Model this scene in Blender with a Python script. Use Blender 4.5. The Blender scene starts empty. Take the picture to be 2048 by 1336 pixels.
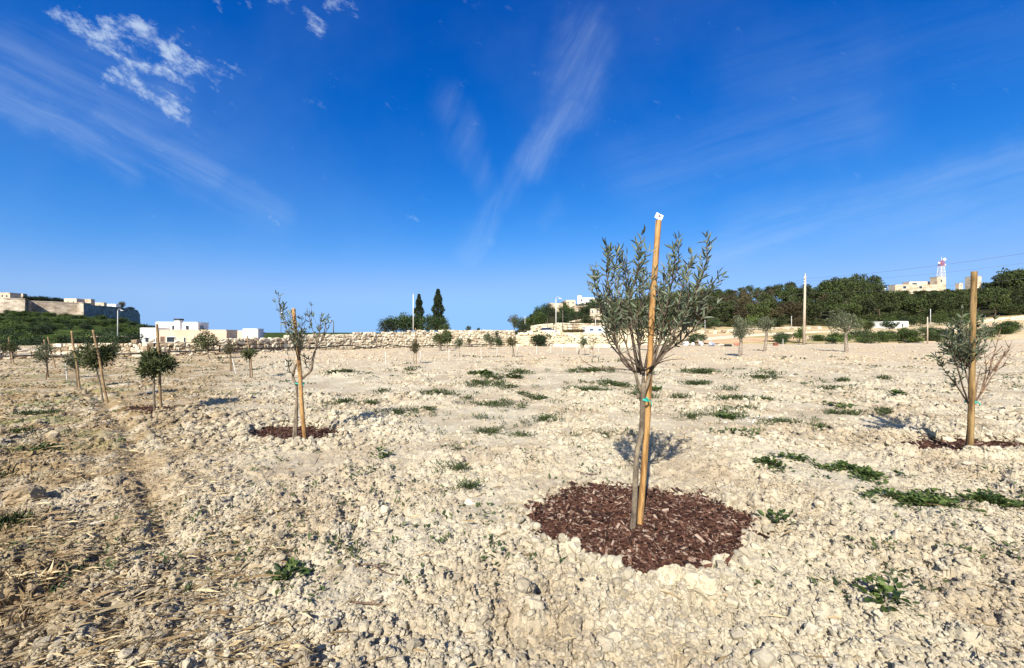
import bpy, bmesh, math, random
import numpy as np
from mathutils import Vector
R = math.radians
rng = np.random.default_rng(7)
random.seed(7)
scene = bpy.context.scene
col = scene.collection

# ------------------------------------------------------------------ camera
CAM_H, F, CX, HY = 1.5, 800.0, 1024.0, 665.0        # eye height, focal length / centre / horizon on a 2048 px wide frame
cam_d = bpy.data.cameras.new('camera'); cam = bpy.data.objects.new('camera', cam_d); col.objects.link(cam)
cam_d.sensor_width = 36.0; cam_d.lens = F / 2048 * 36.0; cam_d.shift_y = -3.0 / 2048
cam_d.clip_start = 0.05; cam_d.clip_end = 12000
cam.location = (0, 0, CAM_H); cam.rotation_euler = (R(90), 0, 0)
scene.camera = cam

# ------------------------------------------------------------------ light, sky, exposure
SUN_EL, SUN_AZ = 38.0, 18.5                          # the sun stands behind the camera, a little to the left
scene.view_settings.view_transform = 'Standard'; scene.view_settings.look = 'None'
scene.view_settings.exposure = 0.85; scene.view_settings.gamma = 1.0
sl = bpy.data.lights.new('sun', 'SUN'); sl.energy = 5.0; sl.angle = R(0.5); sl.color = (1.0, 0.945, 0.85)
so = bpy.data.objects.new('sun', sl); col.objects.link(so)
sd = Vector((math.sin(R(SUN_AZ)) * math.cos(R(SUN_EL)), math.cos(R(SUN_AZ)) * math.cos(R(SUN_EL)), -math.sin(R(SUN_EL))))
so.rotation_euler = sd.to_track_quat('-Z', 'Y').to_euler(); so.location = (-20, -50, 60)

world = bpy.data.worlds.new('World'); scene.world = world; world.use_nodes = True
SKY_STRENGTH = 0.1
def build_world():
    nt = world.node_tree; N = nt.nodes; L = nt.links; N.clear()
    def mk(t, **kw):
        n = N.new(t)
        for k, v in kw.items(): setattr(n, k, v)
        return n
    def math_(op, a, b=None, clamp=False):
        n = mk('ShaderNodeMath', operation=op, use_clamp=clamp)
        for i, x in enumerate((a, b)):
            if x is None: continue
            if isinstance(x, (int, float)): n.inputs[i].default_value = x
            else: L.new(x, n.inputs[i])
        return n.outputs[0]
    def vmath(op, a, b=None, out=0):
        n = mk('ShaderNodeVectorMath', operation=op)
        for i, x in enumerate((a, b)):
            if x is None: continue
            if isinstance(x, (tuple, list)): n.inputs[i].default_value = x
            else: L.new(x, n.inputs[i])
        return n.outputs[out]
    def scale(v, s):
        n = mk('ShaderNodeVectorMath', operation='SCALE'); L.new(v, n.inputs[0])
        if isinstance(s, (int, float)): n.inputs['Scale'].default_value = s
        else: L.new(s, n.inputs['Scale'])
        return n.outputs[0]
    sky = mk('ShaderNodeTexSky', sky_type='NISHITA', sun_disc=False, sun_elevation=R(SUN_EL), sun_rotation=R(180 + SUN_AZ),
             altitude=50, air_density=1.0, dust_density=0.25, ozone_density=2.6)
    tc0 = mk('ShaderNodeTexCoord'); s0 = mk('ShaderNodeSeparateXYZ'); L.new(tc0.outputs['Generated'], s0.inputs[0]); c0 = mk('ShaderNodeCombineXYZ')
    L.new(s0.outputs[0], c0.inputs[0]); L.new(s0.outputs[1], c0.inputs[1]); L.new(math_('MAXIMUM', s0.outputs[2], 0.075), c0.inputs[2]); L.new(vmath('NORMALIZE', c0.outputs[0]), sky.inputs[0])
    hs = mk('ShaderNodeHueSaturation'); hs.inputs['Saturation'].default_value = 1.22; hs.inputs['Hue'].default_value = 0.505
    L.new(sky.outputs[0], hs.inputs['Color'])
    tint = mk('ShaderNodeMix', data_type='RGBA', blend_type='MULTIPLY'); tint.inputs[0].default_value = 1
    L.new(hs.outputs[0], tint.inputs[6]); tint.inputs[7].default_value = (0.80, 1.0, 1.22, 1)
    cs = mk('ShaderNodeSeparateColor'); L.new(tint.outputs[2], cs.inputs[0]); cc = mk('ShaderNodeCombineColor')   # deepen the blue, as a polarised noon sky
    def soft(v, c): return math_('MULTIPLY', math_('TANH', math_('DIVIDE', v, c)), c)
    L.new(soft(math_('MAXIMUM', math_('SUBTRACT', math_('MULTIPLY', math_('POWER', cs.outputs[0], 2.0), .31), .05), .004), 1.75), cc.inputs[0])
    L.new(soft(math_('MULTIPLY', math_('POWER', cs.outputs[1], 1.24), .485), 3.6), cc.inputs[1])
    L.new(soft(math_('MULTIPLY', cs.outputs[2], .86), 7.2), cc.inputs[2])
    sun_near = mk('ShaderNodeMapRange', interpolation_type='SMOOTHSTEP'); L.new(vmath('DOT_PRODUCT', tc0.outputs['Generated'], tuple(-sd), out=1), sun_near.inputs[0]); sun_near.inputs[1].default_value = .15; sun_near.inputs[2].default_value = .95
    glow = mk('ShaderNodeMix', data_type='RGBA'); L.new(sun_near.outputs[0], glow.inputs[0]); L.new(cc.outputs[0], glow.inputs[6]); L.new(sky.outputs[0], glow.inputs[7])
    tc = mk('ShaderNodeTexCoord'); sep = mk('ShaderNodeSeparateXYZ'); L.new(tc.outputs['Generated'], sep.inputs[0])
    yy = math_('MAXIMUM', sep.outputs[1], 0.04)
    uv = mk('ShaderNodeCombineXYZ'); L.new(math_('DIVIDE', sep.outputs[0], yy), uv.inputs[0]); L.new(math_('DIVIDE', sep.outputs[2], yy), uv.inputs[1])
    front = math_('MULTIPLY', math_('SUBTRACT', sep.outputs[1], 0.06), 8.0, True)
    def noise(vec, sc, det, rough=0.55, dist=0.0, color=False):
        n = mk('ShaderNodeTexNoise'); L.new(vec, n.inputs['Vector']); n.inputs['Scale'].default_value = sc
        n.inputs['Detail'].default_value = det; n.inputs['Roughness'].default_value = rough; n.inputs['Distortion'].default_value = dist
        return n.outputs['Color' if color else 'Fac']
    warp = scale(vmath('SUBTRACT', noise(uv.outputs[0], 2.2, 3, color=True), (0.5, 0.5, 0.5)), 0.14)
    warp2 = scale(vmath('SUBTRACT', noise(uv.outputs[0], 16.0, 3, color=True), (0.5, 0.5, 0.5)), 0.05)
    P = vmath('MULTIPLY', vmath('ADD', vmath('ADD', uv.outputs[0], warp), warp2), (1, 1, 0))
    P2 = vmath('MULTIPLY', vmath('ADD', uv.outputs[0], scale(warp, .35)), (1, 1, 0))
    def uvp(x, y): return ((x - CX) / F, (HY - y) / F, 0.0)
    def seg(x0, y0, x1, y1, w, k):
        a = Vector(uvp(x0, y0)); b = Vector(uvp(x1, y1)); ba = b - a
        pa = vmath('SUBTRACT', P, tuple(a))
        h = math_('DIVIDE', vmath('DOT_PRODUCT', pa, tuple(ba), out=1), max(ba.length_squared, 1e-6), True)
        bah = mk('ShaderNodeVectorMath', operation='SCALE'); bah.inputs[0].default_value = tuple(ba); L.new(h, bah.inputs['Scale'])
        d = vmath('LENGTH', vmath('SUBTRACT', pa, bah.outputs[0]), out=1)
        m = mk('ShaderNodeMapRange', interpolation_type='SMOOTHERSTEP'); L.new(d, m.inputs[0])
        m.inputs[1].default_value = w / F; m.inputs[2].default_value = 0; m.inputs[3].default_value = 0; m.inputs[4].default_value = k
        return m.outputs[0]
    def total(l):
        s = l[0]
        for x in l[1:]: s = math_('MAXIMUM', s, x)
        return s
    def rotmap(ang, sx, sy):
        mp = mk('ShaderNodeMapping', vector_type='TEXTURE'); L.new(P2, mp.inputs[0]); mp.inputs['Rotation'].default_value = (0, 0, ang); mp.inputs['Scale'].default_value = (1 / sx, 1 / sy, 1)
        return mp.outputs[0]
    def ramp(v, a, b):
        m = mk('ShaderNodeMapRange', interpolation_type='SMOOTHSTEP'); L.new(v, m.inputs[0]); m.inputs[1].default_value = a; m.inputs[2].default_value = b
        return m.outputs[0]
    puffs = total([seg(150, 40, 290, 130, 75, .95), seg(250, 60, 430, 160, 62, 1.0), seg(240, 165, 355, 205, 60, .95), seg(330, 140, 380, 175, 50, .9), seg(430, -10, 480, 5, 40, .5),
                   seg(560, 5, 575, 25, 40, 1.0), seg(605, 35, 632, 52, 40, .95), seg(665, 5, 690, 20, 45, .8), seg(372, 225, 368, 250, 26, .4), seg(525, 437, 545, 437, 22, .5),
                   seg(1218, 485, 1226, 486, 14, .5), seg(815, 445, 828, 450, 26, .3)])
    pn = ramp(noise(rotmap(-0.60, 0.55, 1.1), 21.0, 8, 0.68), 0.36, 0.72)
    puffs = math_('MULTIPLY', ramp(math_('ADD', puffs, math_('MULTIPLY', math_('SUBTRACT', pn, 0.5), 1.15)), 0.34, 1.70), 0.80)
    left = math_('MULTIPLY', total([seg(-60, 170, 250, 330, 62, .30), seg(-20, 110, 300, 240, 120, .20), seg(200, 250, 420, 350, 80, .26), seg(380, 330, 560, 420, 62, .13), seg(120, 130, 420, 330, 110, .13)]), .80)
    ln = ramp(noise(rotmap(-0.46, .6, 8.0), 2.6, 9, 0.62), 0.25, 0.75)
    vee = math_('MULTIPLY', total([seg(1170, 60, 1150, 220, 85, .24), seg(1150, 220, 1065, 335, 60, .34), seg(1060, 335, 990, 400, 46, .18), seg(895, 200, 925, 300, 60, .14), seg(925, 300, 990, 390, 50, .13),
                 seg(985, 400, 930, 500, 42, .22), seg(960, 420, 965, 470, 25, .2), seg(1120, 410, 1090, 440, 30, .07)]), .72)
    vn = ramp(noise(rotmap(1.12, .9, 6.0), 3.0, 9, 0.62), 0.2, 0.75)
    right = math_('MULTIPLY', total([seg(1440, 495, 1640, 430, 40, .22), seg(1400, 510, 1760, 405, 55, .20), seg(1700, 420, 2090, 315, 75, .15), seg(1280, 350, 1700, 230, 120, .075), seg(1500, 460, 2100, 380, 110, .10), seg(1500, 150, 2100, 60, 160, .035)]), 1.1)
    rn = ramp(noise(rotmap(0.28, .6, 8.0), 2.6, 9, 0.62), 0.2, 0.75)
    veil = math_('MULTIPLY', ramp(noise(uv.outputs[0], 1.3, 5), 0.40, 0.85), 0.09)
    m = math_('ADD', puffs, math_('MULTIPLY', left, ln)); m = math_('ADD', m, math_('MULTIPLY', vee, vn)); m = math_('ADD', m, math_('MULTIPLY', right, rn)); m = math_('ADD', m, veil)
    m = math_('MULTIPLY', m, front, True)
    mix = mk('ShaderNodeMix', data_type='RGBA'); L.new(m, mix.inputs[0]); L.new(glow.outputs[2], mix.inputs[6]); mix.inputs[7].default_value = (3.5, 4.3, 5.3, 1)
    bg = mk('ShaderNodeBackground'); bg.inputs[1].default_value = SKY_STRENGTH; L.new(mix.outputs[2], bg.inputs[0])
    out = mk('ShaderNodeOutputWorld'); L.new(bg.outputs[0], out.inputs[0])
build_world()

# ------------------------------------------------------------------ small numeric helpers
def h32(ix, iy, seed):
    with np.errstate(over='ignore'):
        n = (ix.astype(np.int64) * 374761393 + iy.astype(np.int64) * 668265263 + seed * 1442695041) & 0xFFFFFFFF
        n = ((n ^ (n >> 13)) * 1274126177) & 0xFFFFFFFF
        n = (n ^ (n >> 16)) & 0xFFFFFFFF
        n = ((n * 2246822519) & 0xFFFFFFFF); n ^= n >> 15
    return n.astype(np.float64) / 4294967296.0
def vnoise(x, y, seed=0):
    ix = np.floor(x); iy = np.floor(y); fx = x - ix; fy = y - iy
    fx = fx * fx * (3 - 2 * fx); fy = fy * fy * (3 - 2 * fy); ix = ix.astype(np.int64); iy = iy.astype(np.int64)
    a = h32(ix, iy, seed); b = h32(ix + 1, iy, seed); c = h32(ix, iy + 1, seed); d = h32(ix + 1, iy + 1, seed)
    return (a + (b - a) * fx) * (1 - fy) + (c + (d - c) * fx) * fy
def fbm(x, y, seed=0, o=4):
    s = 0; a = 0.5; t = 0
    for i in range(o):
        s = s + a * vnoise(x * 2 ** i + 17.3 * i, y * 2 ** i + 5.1 * i, seed + i); t += a; a *= 0.5
    return s / t
def worley(x, y, seed=0):
    ix = np.floor(x).astype(np.int64); iy = np.floor(y).astype(np.int64)
    f1 = np.full(x.shape, 9.0); f2 = np.full(x.shape, 9.0); cid = np.zeros(x.shape)
    for dx in (-1, 0, 1):
        for dy in (-1, 0, 1):
            cx = ix + dx; cy = iy + dy
            px = cx + h32(cx, cy, seed); py = cy + h32(cx, cy, seed + 31)
            d = np.hypot(x - px, y - py); c = h32(cx, cy, seed + 77)
            near = d < f1
            f2 = np.where(near, f1, np.minimum(f2, d)); cid = np.where(near, c, cid); f1 = np.where(near, d, f1)
    return f1, f2, cid
def worley_tilt(x, y, seed=0):
    ix = np.floor(x).astype(np.int64); iy = np.floor(y).astype(np.int64)
    f1 = np.full(x.shape, 9.0); f2 = np.full(x.shape, 9.0); cid = np.zeros(x.shape); tl = np.zeros(x.shape)
    for dx in (-1, 0, 1):
        for dy in (-1, 0, 1):
            cx = ix + dx; cy = iy + dy; ox = x - cx - h32(cx, cy, seed); oy = y - cy - h32(cx, cy, seed + 31)
            d = np.abs(ox) + np.abs(oy) * .8 + .35 * np.hypot(ox, oy); c = h32(cx, cy, seed + 77); near = d < f1
            f2 = np.where(near, f1, np.minimum(f2, d)); cid = np.where(near, c, cid)
            tl = np.where(near, ox * (h32(cx, cy, seed + 91) - .5) + oy * (h32(cx, cy, seed + 95) - .5), tl); f1 = np.where(near, d, f1)
    return f1, f2, cid, tl
def sstep(a, b, x):
    t = np.clip((x - a) / (b - a), 0, 1); return t * t * (3 - 2 * t)

# ------------------------------------------------------------------ lie of the land
TD = np.array([0, 45, 60, 85, 115, 150, 200, 260, 330, 400, 520, 800, 4000], float)
TU = [-1.28, -1.0, -0.936, -0.86, -0.80, -0.05, 0.0, 0.03, 0.08, 0.16, 0.25, 0.36, 0.45, 0.60, 0.78, 0.94, 1.10, 1.28]
TZ = np.array([
    [0, 0, -.8, -1.2, -.5, 2.4, 7.0, 12, 17, 22, 26, 26, 0],
    [0, 0, -.8, -1.2, -.6, 1.5, 4.5, 8.0, 12, 16, 20, 20, 0],
    [0, 0, -.8, -1.3, -1.0, .3, 2.0, 3.6, 6.5, 10, 13.5, 13, 0],
    [0, 0, -.8, -1.4, -1.4, -.6, .4, 1.0, 1.6, 2.4, 3, 2, 0],
    [0, 0, -.8, -1.4, -1.4, -.8, 0, 0, 0, 0, 0, 0, 0],
    [0, 0, -.3, -.4, 0, 0, 0, 0, 0, 0, 0, 0, 0],
    [0, 0, 0, .2, .6, 1.2, 1.4, 1.4, 1.4, 1.4, 1.4, 1, 0],
    [0, 0, .1, .5, 1.2, 3.0, 4.5, 5.0, 5, 5, 5, 4, 0],
    [0, 0, .2, .9, 1.8, 6.0, 12, 15, 16, 16, 16, 12, 0],
    [0, 0, .2, .9, 1.8, 5.6, 11, 19, 25, 26, 26, 20, 0],
    [0, 0, .2, .9, 2.0, 6.0, 12, 21, 28, 29, 29, 22, 0],
    [0, 0, .2, .9, 2.4, 8.0, 14, 20, 25, 27, 27, 22, 0],
    [0, 0, .2, .9, 2.7, 9.0, 15.5, 18, 20, 20, 20, 16, 0],
    [0, 0, .25, 1.2, 3.0, 9.5, 16, 19, 20, 20, 20, 15, 0],
    [0, 0, .3, 1.5, 3.1, 9.2, 16, 21, 24, 24, 24, 20, 0],
    [0, 0, .4, 1.8, 3.3, 9.0, 19, 28, 31, 31, 31, 25, 0],
    [0, .1, .9, 2.8, 4.8, 11., 20, 29, 32, 32, 32, 25, 0],
    [0, .3, 1.6, 4.0, 6.5, 14., 21, 29, 32, 32, 32, 25, 0]], float)
def land(x, y):
    x = np.asarray(x, float); y = np.asarray(y, float)
    D = np.maximum(y, 1e-3); u = np.clip(x / D, TU[0], TU[-1])
    front = sstep(10, 40, y)
    k = np.clip(np.searchsorted(TU, u) - 1, 0, len(TU) - 2); TUa = np.array(TU)
    t = (u - TUa[k]) / (TUa[k + 1] - TUa[k]); t = t * t * (3 - 2 * t) * .5 + t * .5
    j = np.clip(np.searchsorted(TD, D) - 1, 0, len(TD) - 2); s = np.clip((D - TD[j]) / (TD[j + 1] - TD[j]), 0, 1)
    z0 = TZ[k, j] * (1 - s) + TZ[k, j + 1] * s; z1 = TZ[k + 1, j] * (1 - s) + TZ[k + 1, j + 1] * s
    return (z0 * (1 - t) + z1 * t) * front
def depth_of(py): return CAM_H * F / (py - HY)
def gp(px, py):
    D = depth_of(py); return ((px - CX) / F * D, D)
def at(px, py, D): return Vector(((px - CX) / F * D, D, CAM_H + (HY - py) / F * D))

MULCH = [(1058, 1062), (1066, 1032), (1105, 1001), (1160, 986), (1205, 979), (1290, 985), (1345, 999), (1400, 1000), (1440, 1020), (1480, 1031), (1518, 1053), (1494, 1085), (1484, 1118), (1442, 1142), (1390, 1156), (1320, 1164), (1250, 1162), (1198, 1138), (1146, 1113), (1088, 1092)]
def ellipse_px(cx, cy, rx, ry, n=28):
    return [(cx + rx * math.cos(a) * (1 + .10 * math.sin(3 * a + cx)), cy + ry * math.sin(a) * (1 + .10 * math.cos(2 * a + cy))) for a in np.linspace(0, 2 * math.pi, n, endpoint=False)]
BEDS = [dict(poly=MULCH, label='large reddish brown bark mulch patch around the tallest staked olive in front', dip=.02, rim=.012),
        dict(poly=ellipse_px(592, 871, 104, 17), label='dark red bark mulch ring under the wispy olive sapling', dip=.05, rim=.05),
        dict(poly=ellipse_px(1925, 897, 165, 20), label='dark bark mulch trench under the staked olive at the right edge', dip=.06, rim=.07),
        dict(poly=ellipse_px(322, 826, 78, 8), label='thin faded brown mulch patch under the round headed olive', dip=.02, rim=.03)]
for b in BEDS: b['w'] = np.array([gp(*p) for p in b['poly']])
def poly_sd(x, y, poly):
    x = np.asarray(x, float); y = np.asarray(y, float)
    d = np.full(x.shape, 1e9); ins = np.zeros(x.shape, bool); n = len(poly)
    for i in range(n):
        ax, ay = poly[i]; bx, by = poly[(i + 1) % n]
        ex, ey = bx - ax, by - ay; h = np.clip(((x - ax) * ex + (y - ay) * ey) / (ex * ex + ey * ey), 0, 1)
        d = np.minimum(d, np.hypot(x - ax - h * ex, y - ay - h * ey))
        c = ((ay > y) != (by > y)) & (x < (bx - ax) * (y - ay) / (by - ay + 1e-12) + ax); ins ^= c
    return np.where(ins, -d, d)
def bed_effect(x, y):
    dz = np.zeros(np.shape(x)); flat = np.ones(np.shape(x))
    for b in BEDS:
        c = b['w'].mean(0); r = np.abs(b['w'] - c).max() + .6
        m = (np.abs(x - c[0]) < r) & (np.abs(y - c[1]) < r)
        if not m.any(): continue
        s = poly_sd(x[m], y[m], b['w'])
        dz[m] += -b['dip'] * sstep(.05, -.10, s) + b['rim'] * np.exp(-((s - .10) / .09) ** 2); flat[m] *= sstep(-.10, .04, s)
    return dz, flat
RUT = np.array([gp(*p) for p in ((150, 760), (205, 800), (252, 860), (286, 962), (322, 1035), (330, 1120))])
def rut(x, y):
    d = np.full(np.shape(x), 9.0)
    for (ax, ay), (bx, by) in zip(RUT, RUT[1:]):
        ex, ey = bx - ax, by - ay; h = np.clip(((x - ax) * ex + (y - ay) * ey) / (ex * ex + ey * ey), 0, 1); d = np.minimum(d, np.hypot(x - ax - h * ex, y - ay - h * ey))
    d = d + .12 * (fbm(x * 2.5, y * 2.5, 33, 3) - .5); return -.045 * np.exp(-(d / .10) ** 2) + .025 * np.exp(-((d - .22) / .10) ** 2)
def Hs(x, y):
    x = np.atleast_1d(np.asarray(x, float)); y = np.atleast_1d(np.asarray(y, float))
    z = land(x, y) + .07 * (fbm(x / 3.2, y / 3.2, 3, 3) - .5) + .035 * (fbm(x / .8, y / .8, 9, 2) - .5)
    dz, _ = bed_effect(x, y); return z + dz + rut(x, y)
def hz(x, y): return float(Hs(x, y)[0])
def rough(x, y):
    r = .62 + 2.3 * (fbm(x / 1.15, y / 1.15, 21, 3) - .47)
    r = r + .25 * sstep(3.2, 1.6, y) - .25 * np.exp(-((x - .2) / 2.0) ** 2 - ((y - 6) / 2.5) ** 2)
    return np.clip(r, .20, 1.35)
def clods_h(x, y, dD):
    _, fl = bed_effect(x, y); r = rough(x, y) * (.10 + .90 * fl); z = 0
    r = r * (1.30 + .7 * sstep(5, 14, y))
    wx = x + .05 * fbm(x * 14, y * 14, 61, 3); wy = y + .05 * fbm(x * 14 + 40, y * 14, 62, 3)
    for s, a, sd in ((.62, .030, 4), (.24, .036, 5), (.105, .028, 6), (.050, .020, 7), (.024, .012, 8)):
        k = np.clip(s / (2.0 * dD) - .4, 0, 1)
        if s > .1: k = np.maximum(k, .45)
        f1, f2, c, tl = worley_tilt(wx / s, wy / s, sd)
        z = z + a * k * r * (np.minimum(1, (f2 - f1) * 1.7) * (.15 + c ** 2.0) + 1.5 * tl)
    z = z + .012 * r * (fbm(x * 30, y * 30, 15, 3) - .5) * np.clip(.03 / dD, 0, 1)
    return z
def Hf(x, y): return Hs(x, y) + clods_h(x, y, .004 * np.maximum(y, .5) ** 1.35)

# ------------------------------------------------------------------ mesh helpers
class MB:
    def __init__(s): s.V = []; s.Fc = []; s.n = 0
    def add(s, V, Fs):
        V = np.asarray(V, float).reshape(-1, 3)
        for f in (Fs if isinstance(Fs, list) else [Fs]):
            f = np.asarray(f, np.int64)
            if f.size: s.Fc.append(f + s.n)
        s.V.append(V); s.n += len(V)
    def inst(s, Vt, Ft, M, T):
        n = len(T); V = np.einsum('nij,pj->npi', M, Vt) + T[:, None, :]
        Fq = (np.asarray(Ft)[None] + (np.arange(n) * len(Vt))[:, None, None]).reshape(-1, np.asarray(Ft).shape[1])
        s.add(V.reshape(-1, 3), Fq)
    def build(s, name, mat, parent=None, smooth=False, mats=None):
        V = np.concatenate(s.V) if s.V else np.zeros((0, 3))
        if parent is not None: V = V - np.array(parent.matrix_basis.translation)
        me = bpy.data.meshes.new(name)
        loops = np.concatenate([f.ravel() for f in s.Fc]) if s.Fc else np.zeros(0, int)
        tot = np.concatenate([np.full(len(f), f.shape[1]) for f in s.Fc]) if s.Fc else np.zeros(0, int)
        me.vertices.add(len(V)); me.vertices.foreach_set('co', V.astype(np.float32).ravel())
        me.loops.add(len(loops)); me.loops.foreach_set('vertex_index', loops.astype(np.int32))
        me.polygons.add(len(tot)); st = np.concatenate([[0], np.cumsum(tot)[:-1]]) if len(tot) else tot
        me.polygons.foreach_set('loop_start', st.astype(np.int32)); me.polygons.foreach_set('loop_total', tot.astype(np.int32))
        me.polygons.foreach_set('use_smooth', np.full(len(tot), bool(smooth)))
        me.update(calc_edges=True)
        if mat: me.materials.append(mat)
        o = bpy.data.objects.new(name, me); col.objects.link(o)
        if parent is not None: o.parent = parent
        return o
    # shapes
    def tube(s, P, r, sides=6, cap=True):
        P = np.asarray(P, float); n = len(P); r = np.broadcast_to(np.asarray(r, float), (n,))
        T = np.gradient(P, axis=0); T /= np.linalg.norm(T, axis=1)[:, None] + 1e-9
        ref = np.array([0.31, 0.95, 0.05]) if abs(T[:, 2]).mean() > .6 else np.array([0.05, 0.1, 1.0])
        A = np.cross(T, ref); A /= np.linalg.norm(A, axis=1)[:, None] + 1e-9; B = np.cross(T, A)
        a = np.linspace(0, 2 * np.pi, sides, endpoint=False)
        V = P[:, None] + r[:, None, None] * (np.cos(a)[None, :, None] * A[:, None] + np.sin(a)[None, :, None] * B[:, None])
        i = np.arange(n - 1)[:, None] * sides; j = np.arange(sides)[None]; k = (j + 1) % sides
        q = np.stack([i + j, i + k, i + sides + k, i + sides + j], -1).reshape(-1, 4)
        fs = [q]
        if cap: fs += [np.arange(sides)[None, ::-1], ((n - 1) * sides + np.arange(sides))[None]]
        s.add(V.reshape(-1, 3), fs)
    def box(s, c, ax, ay, az, hx, hy, hz_):
        c = np.array(c, float); ax = np.array(ax, float) * hx; ay = np.array(ay, float) * hy; az = np.array(az, float) * hz_
        V = [c + sx * ax + sy * ay + sz * az for sz in (-1, 1) for sx, sy in ((-1, -1), (1, -1), (1, 1), (-1, 1))]
        s.add(V, np.array([[3, 2, 1, 0], [4, 5, 6, 7], [0, 1, 5, 4], [1, 2, 6, 5], [2, 3, 7, 6], [3, 0, 4, 7]]))
    def prism(s, foot, z0, z1):
        n = len(foot); z0 = np.broadcast_to(z0, (n,)); z1 = np.broadcast_to(z1, (n,))
        V = [(p[0], p[1], z) for p, z in zip(foot, z0)] + [(p[0], p[1], z) for p, z in zip(foot, z1)]
        q = np.array([[i, (i + 1) % n, n + (i + 1) % n, n + i] for i in range(n)])
        s.add(V, [q, np.arange(n)[None, ::-1], (n + np.arange(n))[None]])
def ico(sub):
    bm = bmesh.new(); bmesh.ops.create_icosphere(bm, subdivisions=sub, radius=1)
    V = np.array([v.co[:] for v in bm.verts]); Fq = np.array([[v.index for v in f.verts] for f in bm.faces]); bm.free(); return V, Fq
ICO1, ICO2, ICO3, ICO4 = ico(1), ico(2), ico(3), ico(4)
def rock_shape(base, r, cuts=13, lump=.26):
    V = base[0].copy(); n = V / np.linalg.norm(V, axis=1)[:, None]
    ph = r.uniform(0, 6, (5, 3)); fr = r.uniform(1, 3.2, (5, 3))
    V = n * (1 + lump * np.mean([np.sin(n @ np.diag(f) + p).prod(1) for f, p in zip(fr, ph)], axis=0)[:, None] * 2)
    for _ in range(cuts):
        d = r.normal(size=3); d /= np.linalg.norm(d); o = r.uniform(.42, .82); e = np.maximum(0, V @ d - o); V = V - e[:, None] * d
    V += r.normal(size=V.shape) * .03
    return V, base[1]
def rand_rot(n, r):
    q = r.normal(size=(n, 4)); q /= np.linalg.norm(q, axis=1)[:, None]; w, x, y, z = q.T
    return np.stack([1 - 2 * (y * y + z * z), 2 * (x * y - z * w), 2 * (x * z + y * w), 2 * (x * y + z * w), 1 - 2 * (x * x + z * z), 2 * (y * z - x * w), 2 * (x * z - y * w), 2 * (y * z + x * w), 1 - 2 * (x * x + y * y)], -1).reshape(n, 3, 3)
def unit(v): return v / (np.linalg.norm(v, axis=-1, keepdims=True) + 1e-9)
LEAF_LONG = (np.array([[0, 0, 0], [-.5, .32, .10], [0, .34, 0], [.5, .32, .10], [-.42, .68, .08], [0, .70, -.02], [.42, .68, .08], [0, 1, -.10]], float),
             [np.array([[0, 2, 1], [0, 3, 2], [4, 5, 7], [5, 6, 7]]), np.array([[1, 2, 5, 4], [2, 3, 6, 5]])])
LEAF_FLAT = (np.array([[0, 0, 0], [-.5, .5, .06], [0, 1, -.05], [.5, .5, .06]], float), [np.array([[0, 2, 1], [0, 3, 2]])])
def leaves(mb, P, dirs, Ln, Wd, r, tmpl=LEAF_FLAT, up=None):
    n = len(P); d = unit(np.asarray(dirs, float)); ref = r.normal(size=(n, 3)) if up is None else unit(up + .35 * r.normal(size=(n, 3)))
    x = unit(np.cross(d, ref)); z = np.cross(x, d)
    M = np.stack([x * np.asarray(Wd)[:, None], d * np.asarray(Ln)[:, None], z * np.asarray(Ln)[:, None]], -1)
    V = (np.einsum('nij,pj->npi', M, tmpl[0]) + np.asarray(P)[:, None]).reshape(-1, 3)
    off = (np.arange(n) * len(tmpl[0]))[:, None, None]
    mb.add(V, [(f[None] + off).reshape(-1, f.shape[1]) for f in tmpl[1]])
def spline(pts, n):
    pts = np.asarray(pts, float)
    if len(pts) < 3: return pts[0] + (pts[-1] - pts[0]) * np.linspace(0, 1, n)[:, None]
    P = np.vstack([2 * pts[0] - pts[1], pts, 2 * pts[-1] - pts[-2]]); t = np.linspace(0, len(pts) - 1 - 1e-6, n); i = t.astype(int); f = (t - i)[:, None]
    p0, p1, p2, p3 = P[i], P[i + 1], P[i + 2], P[i + 3]
    return .5 * (2 * p1 + (p2 - p0) * f + (2 * p0 - 5 * p1 + 4 * p2 - p3) * f ** 2 + (3 * p1 - p0 - 3 * p2 + p3) * f ** 3)

def tag(o, label=None, cat=None, group=None, kind=None):
    for k, v in (('label', label), ('category', cat), ('group', group), ('kind', kind)):
        if v: o[k] = v
    return o
def thing(name, loc, label, cat, group=None):
    o = bpy.data.objects.new(name, None); col.objects.link(o); o.location = loc; o.empty_display_size = .2
    return tag(o, label, cat, group)

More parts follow.
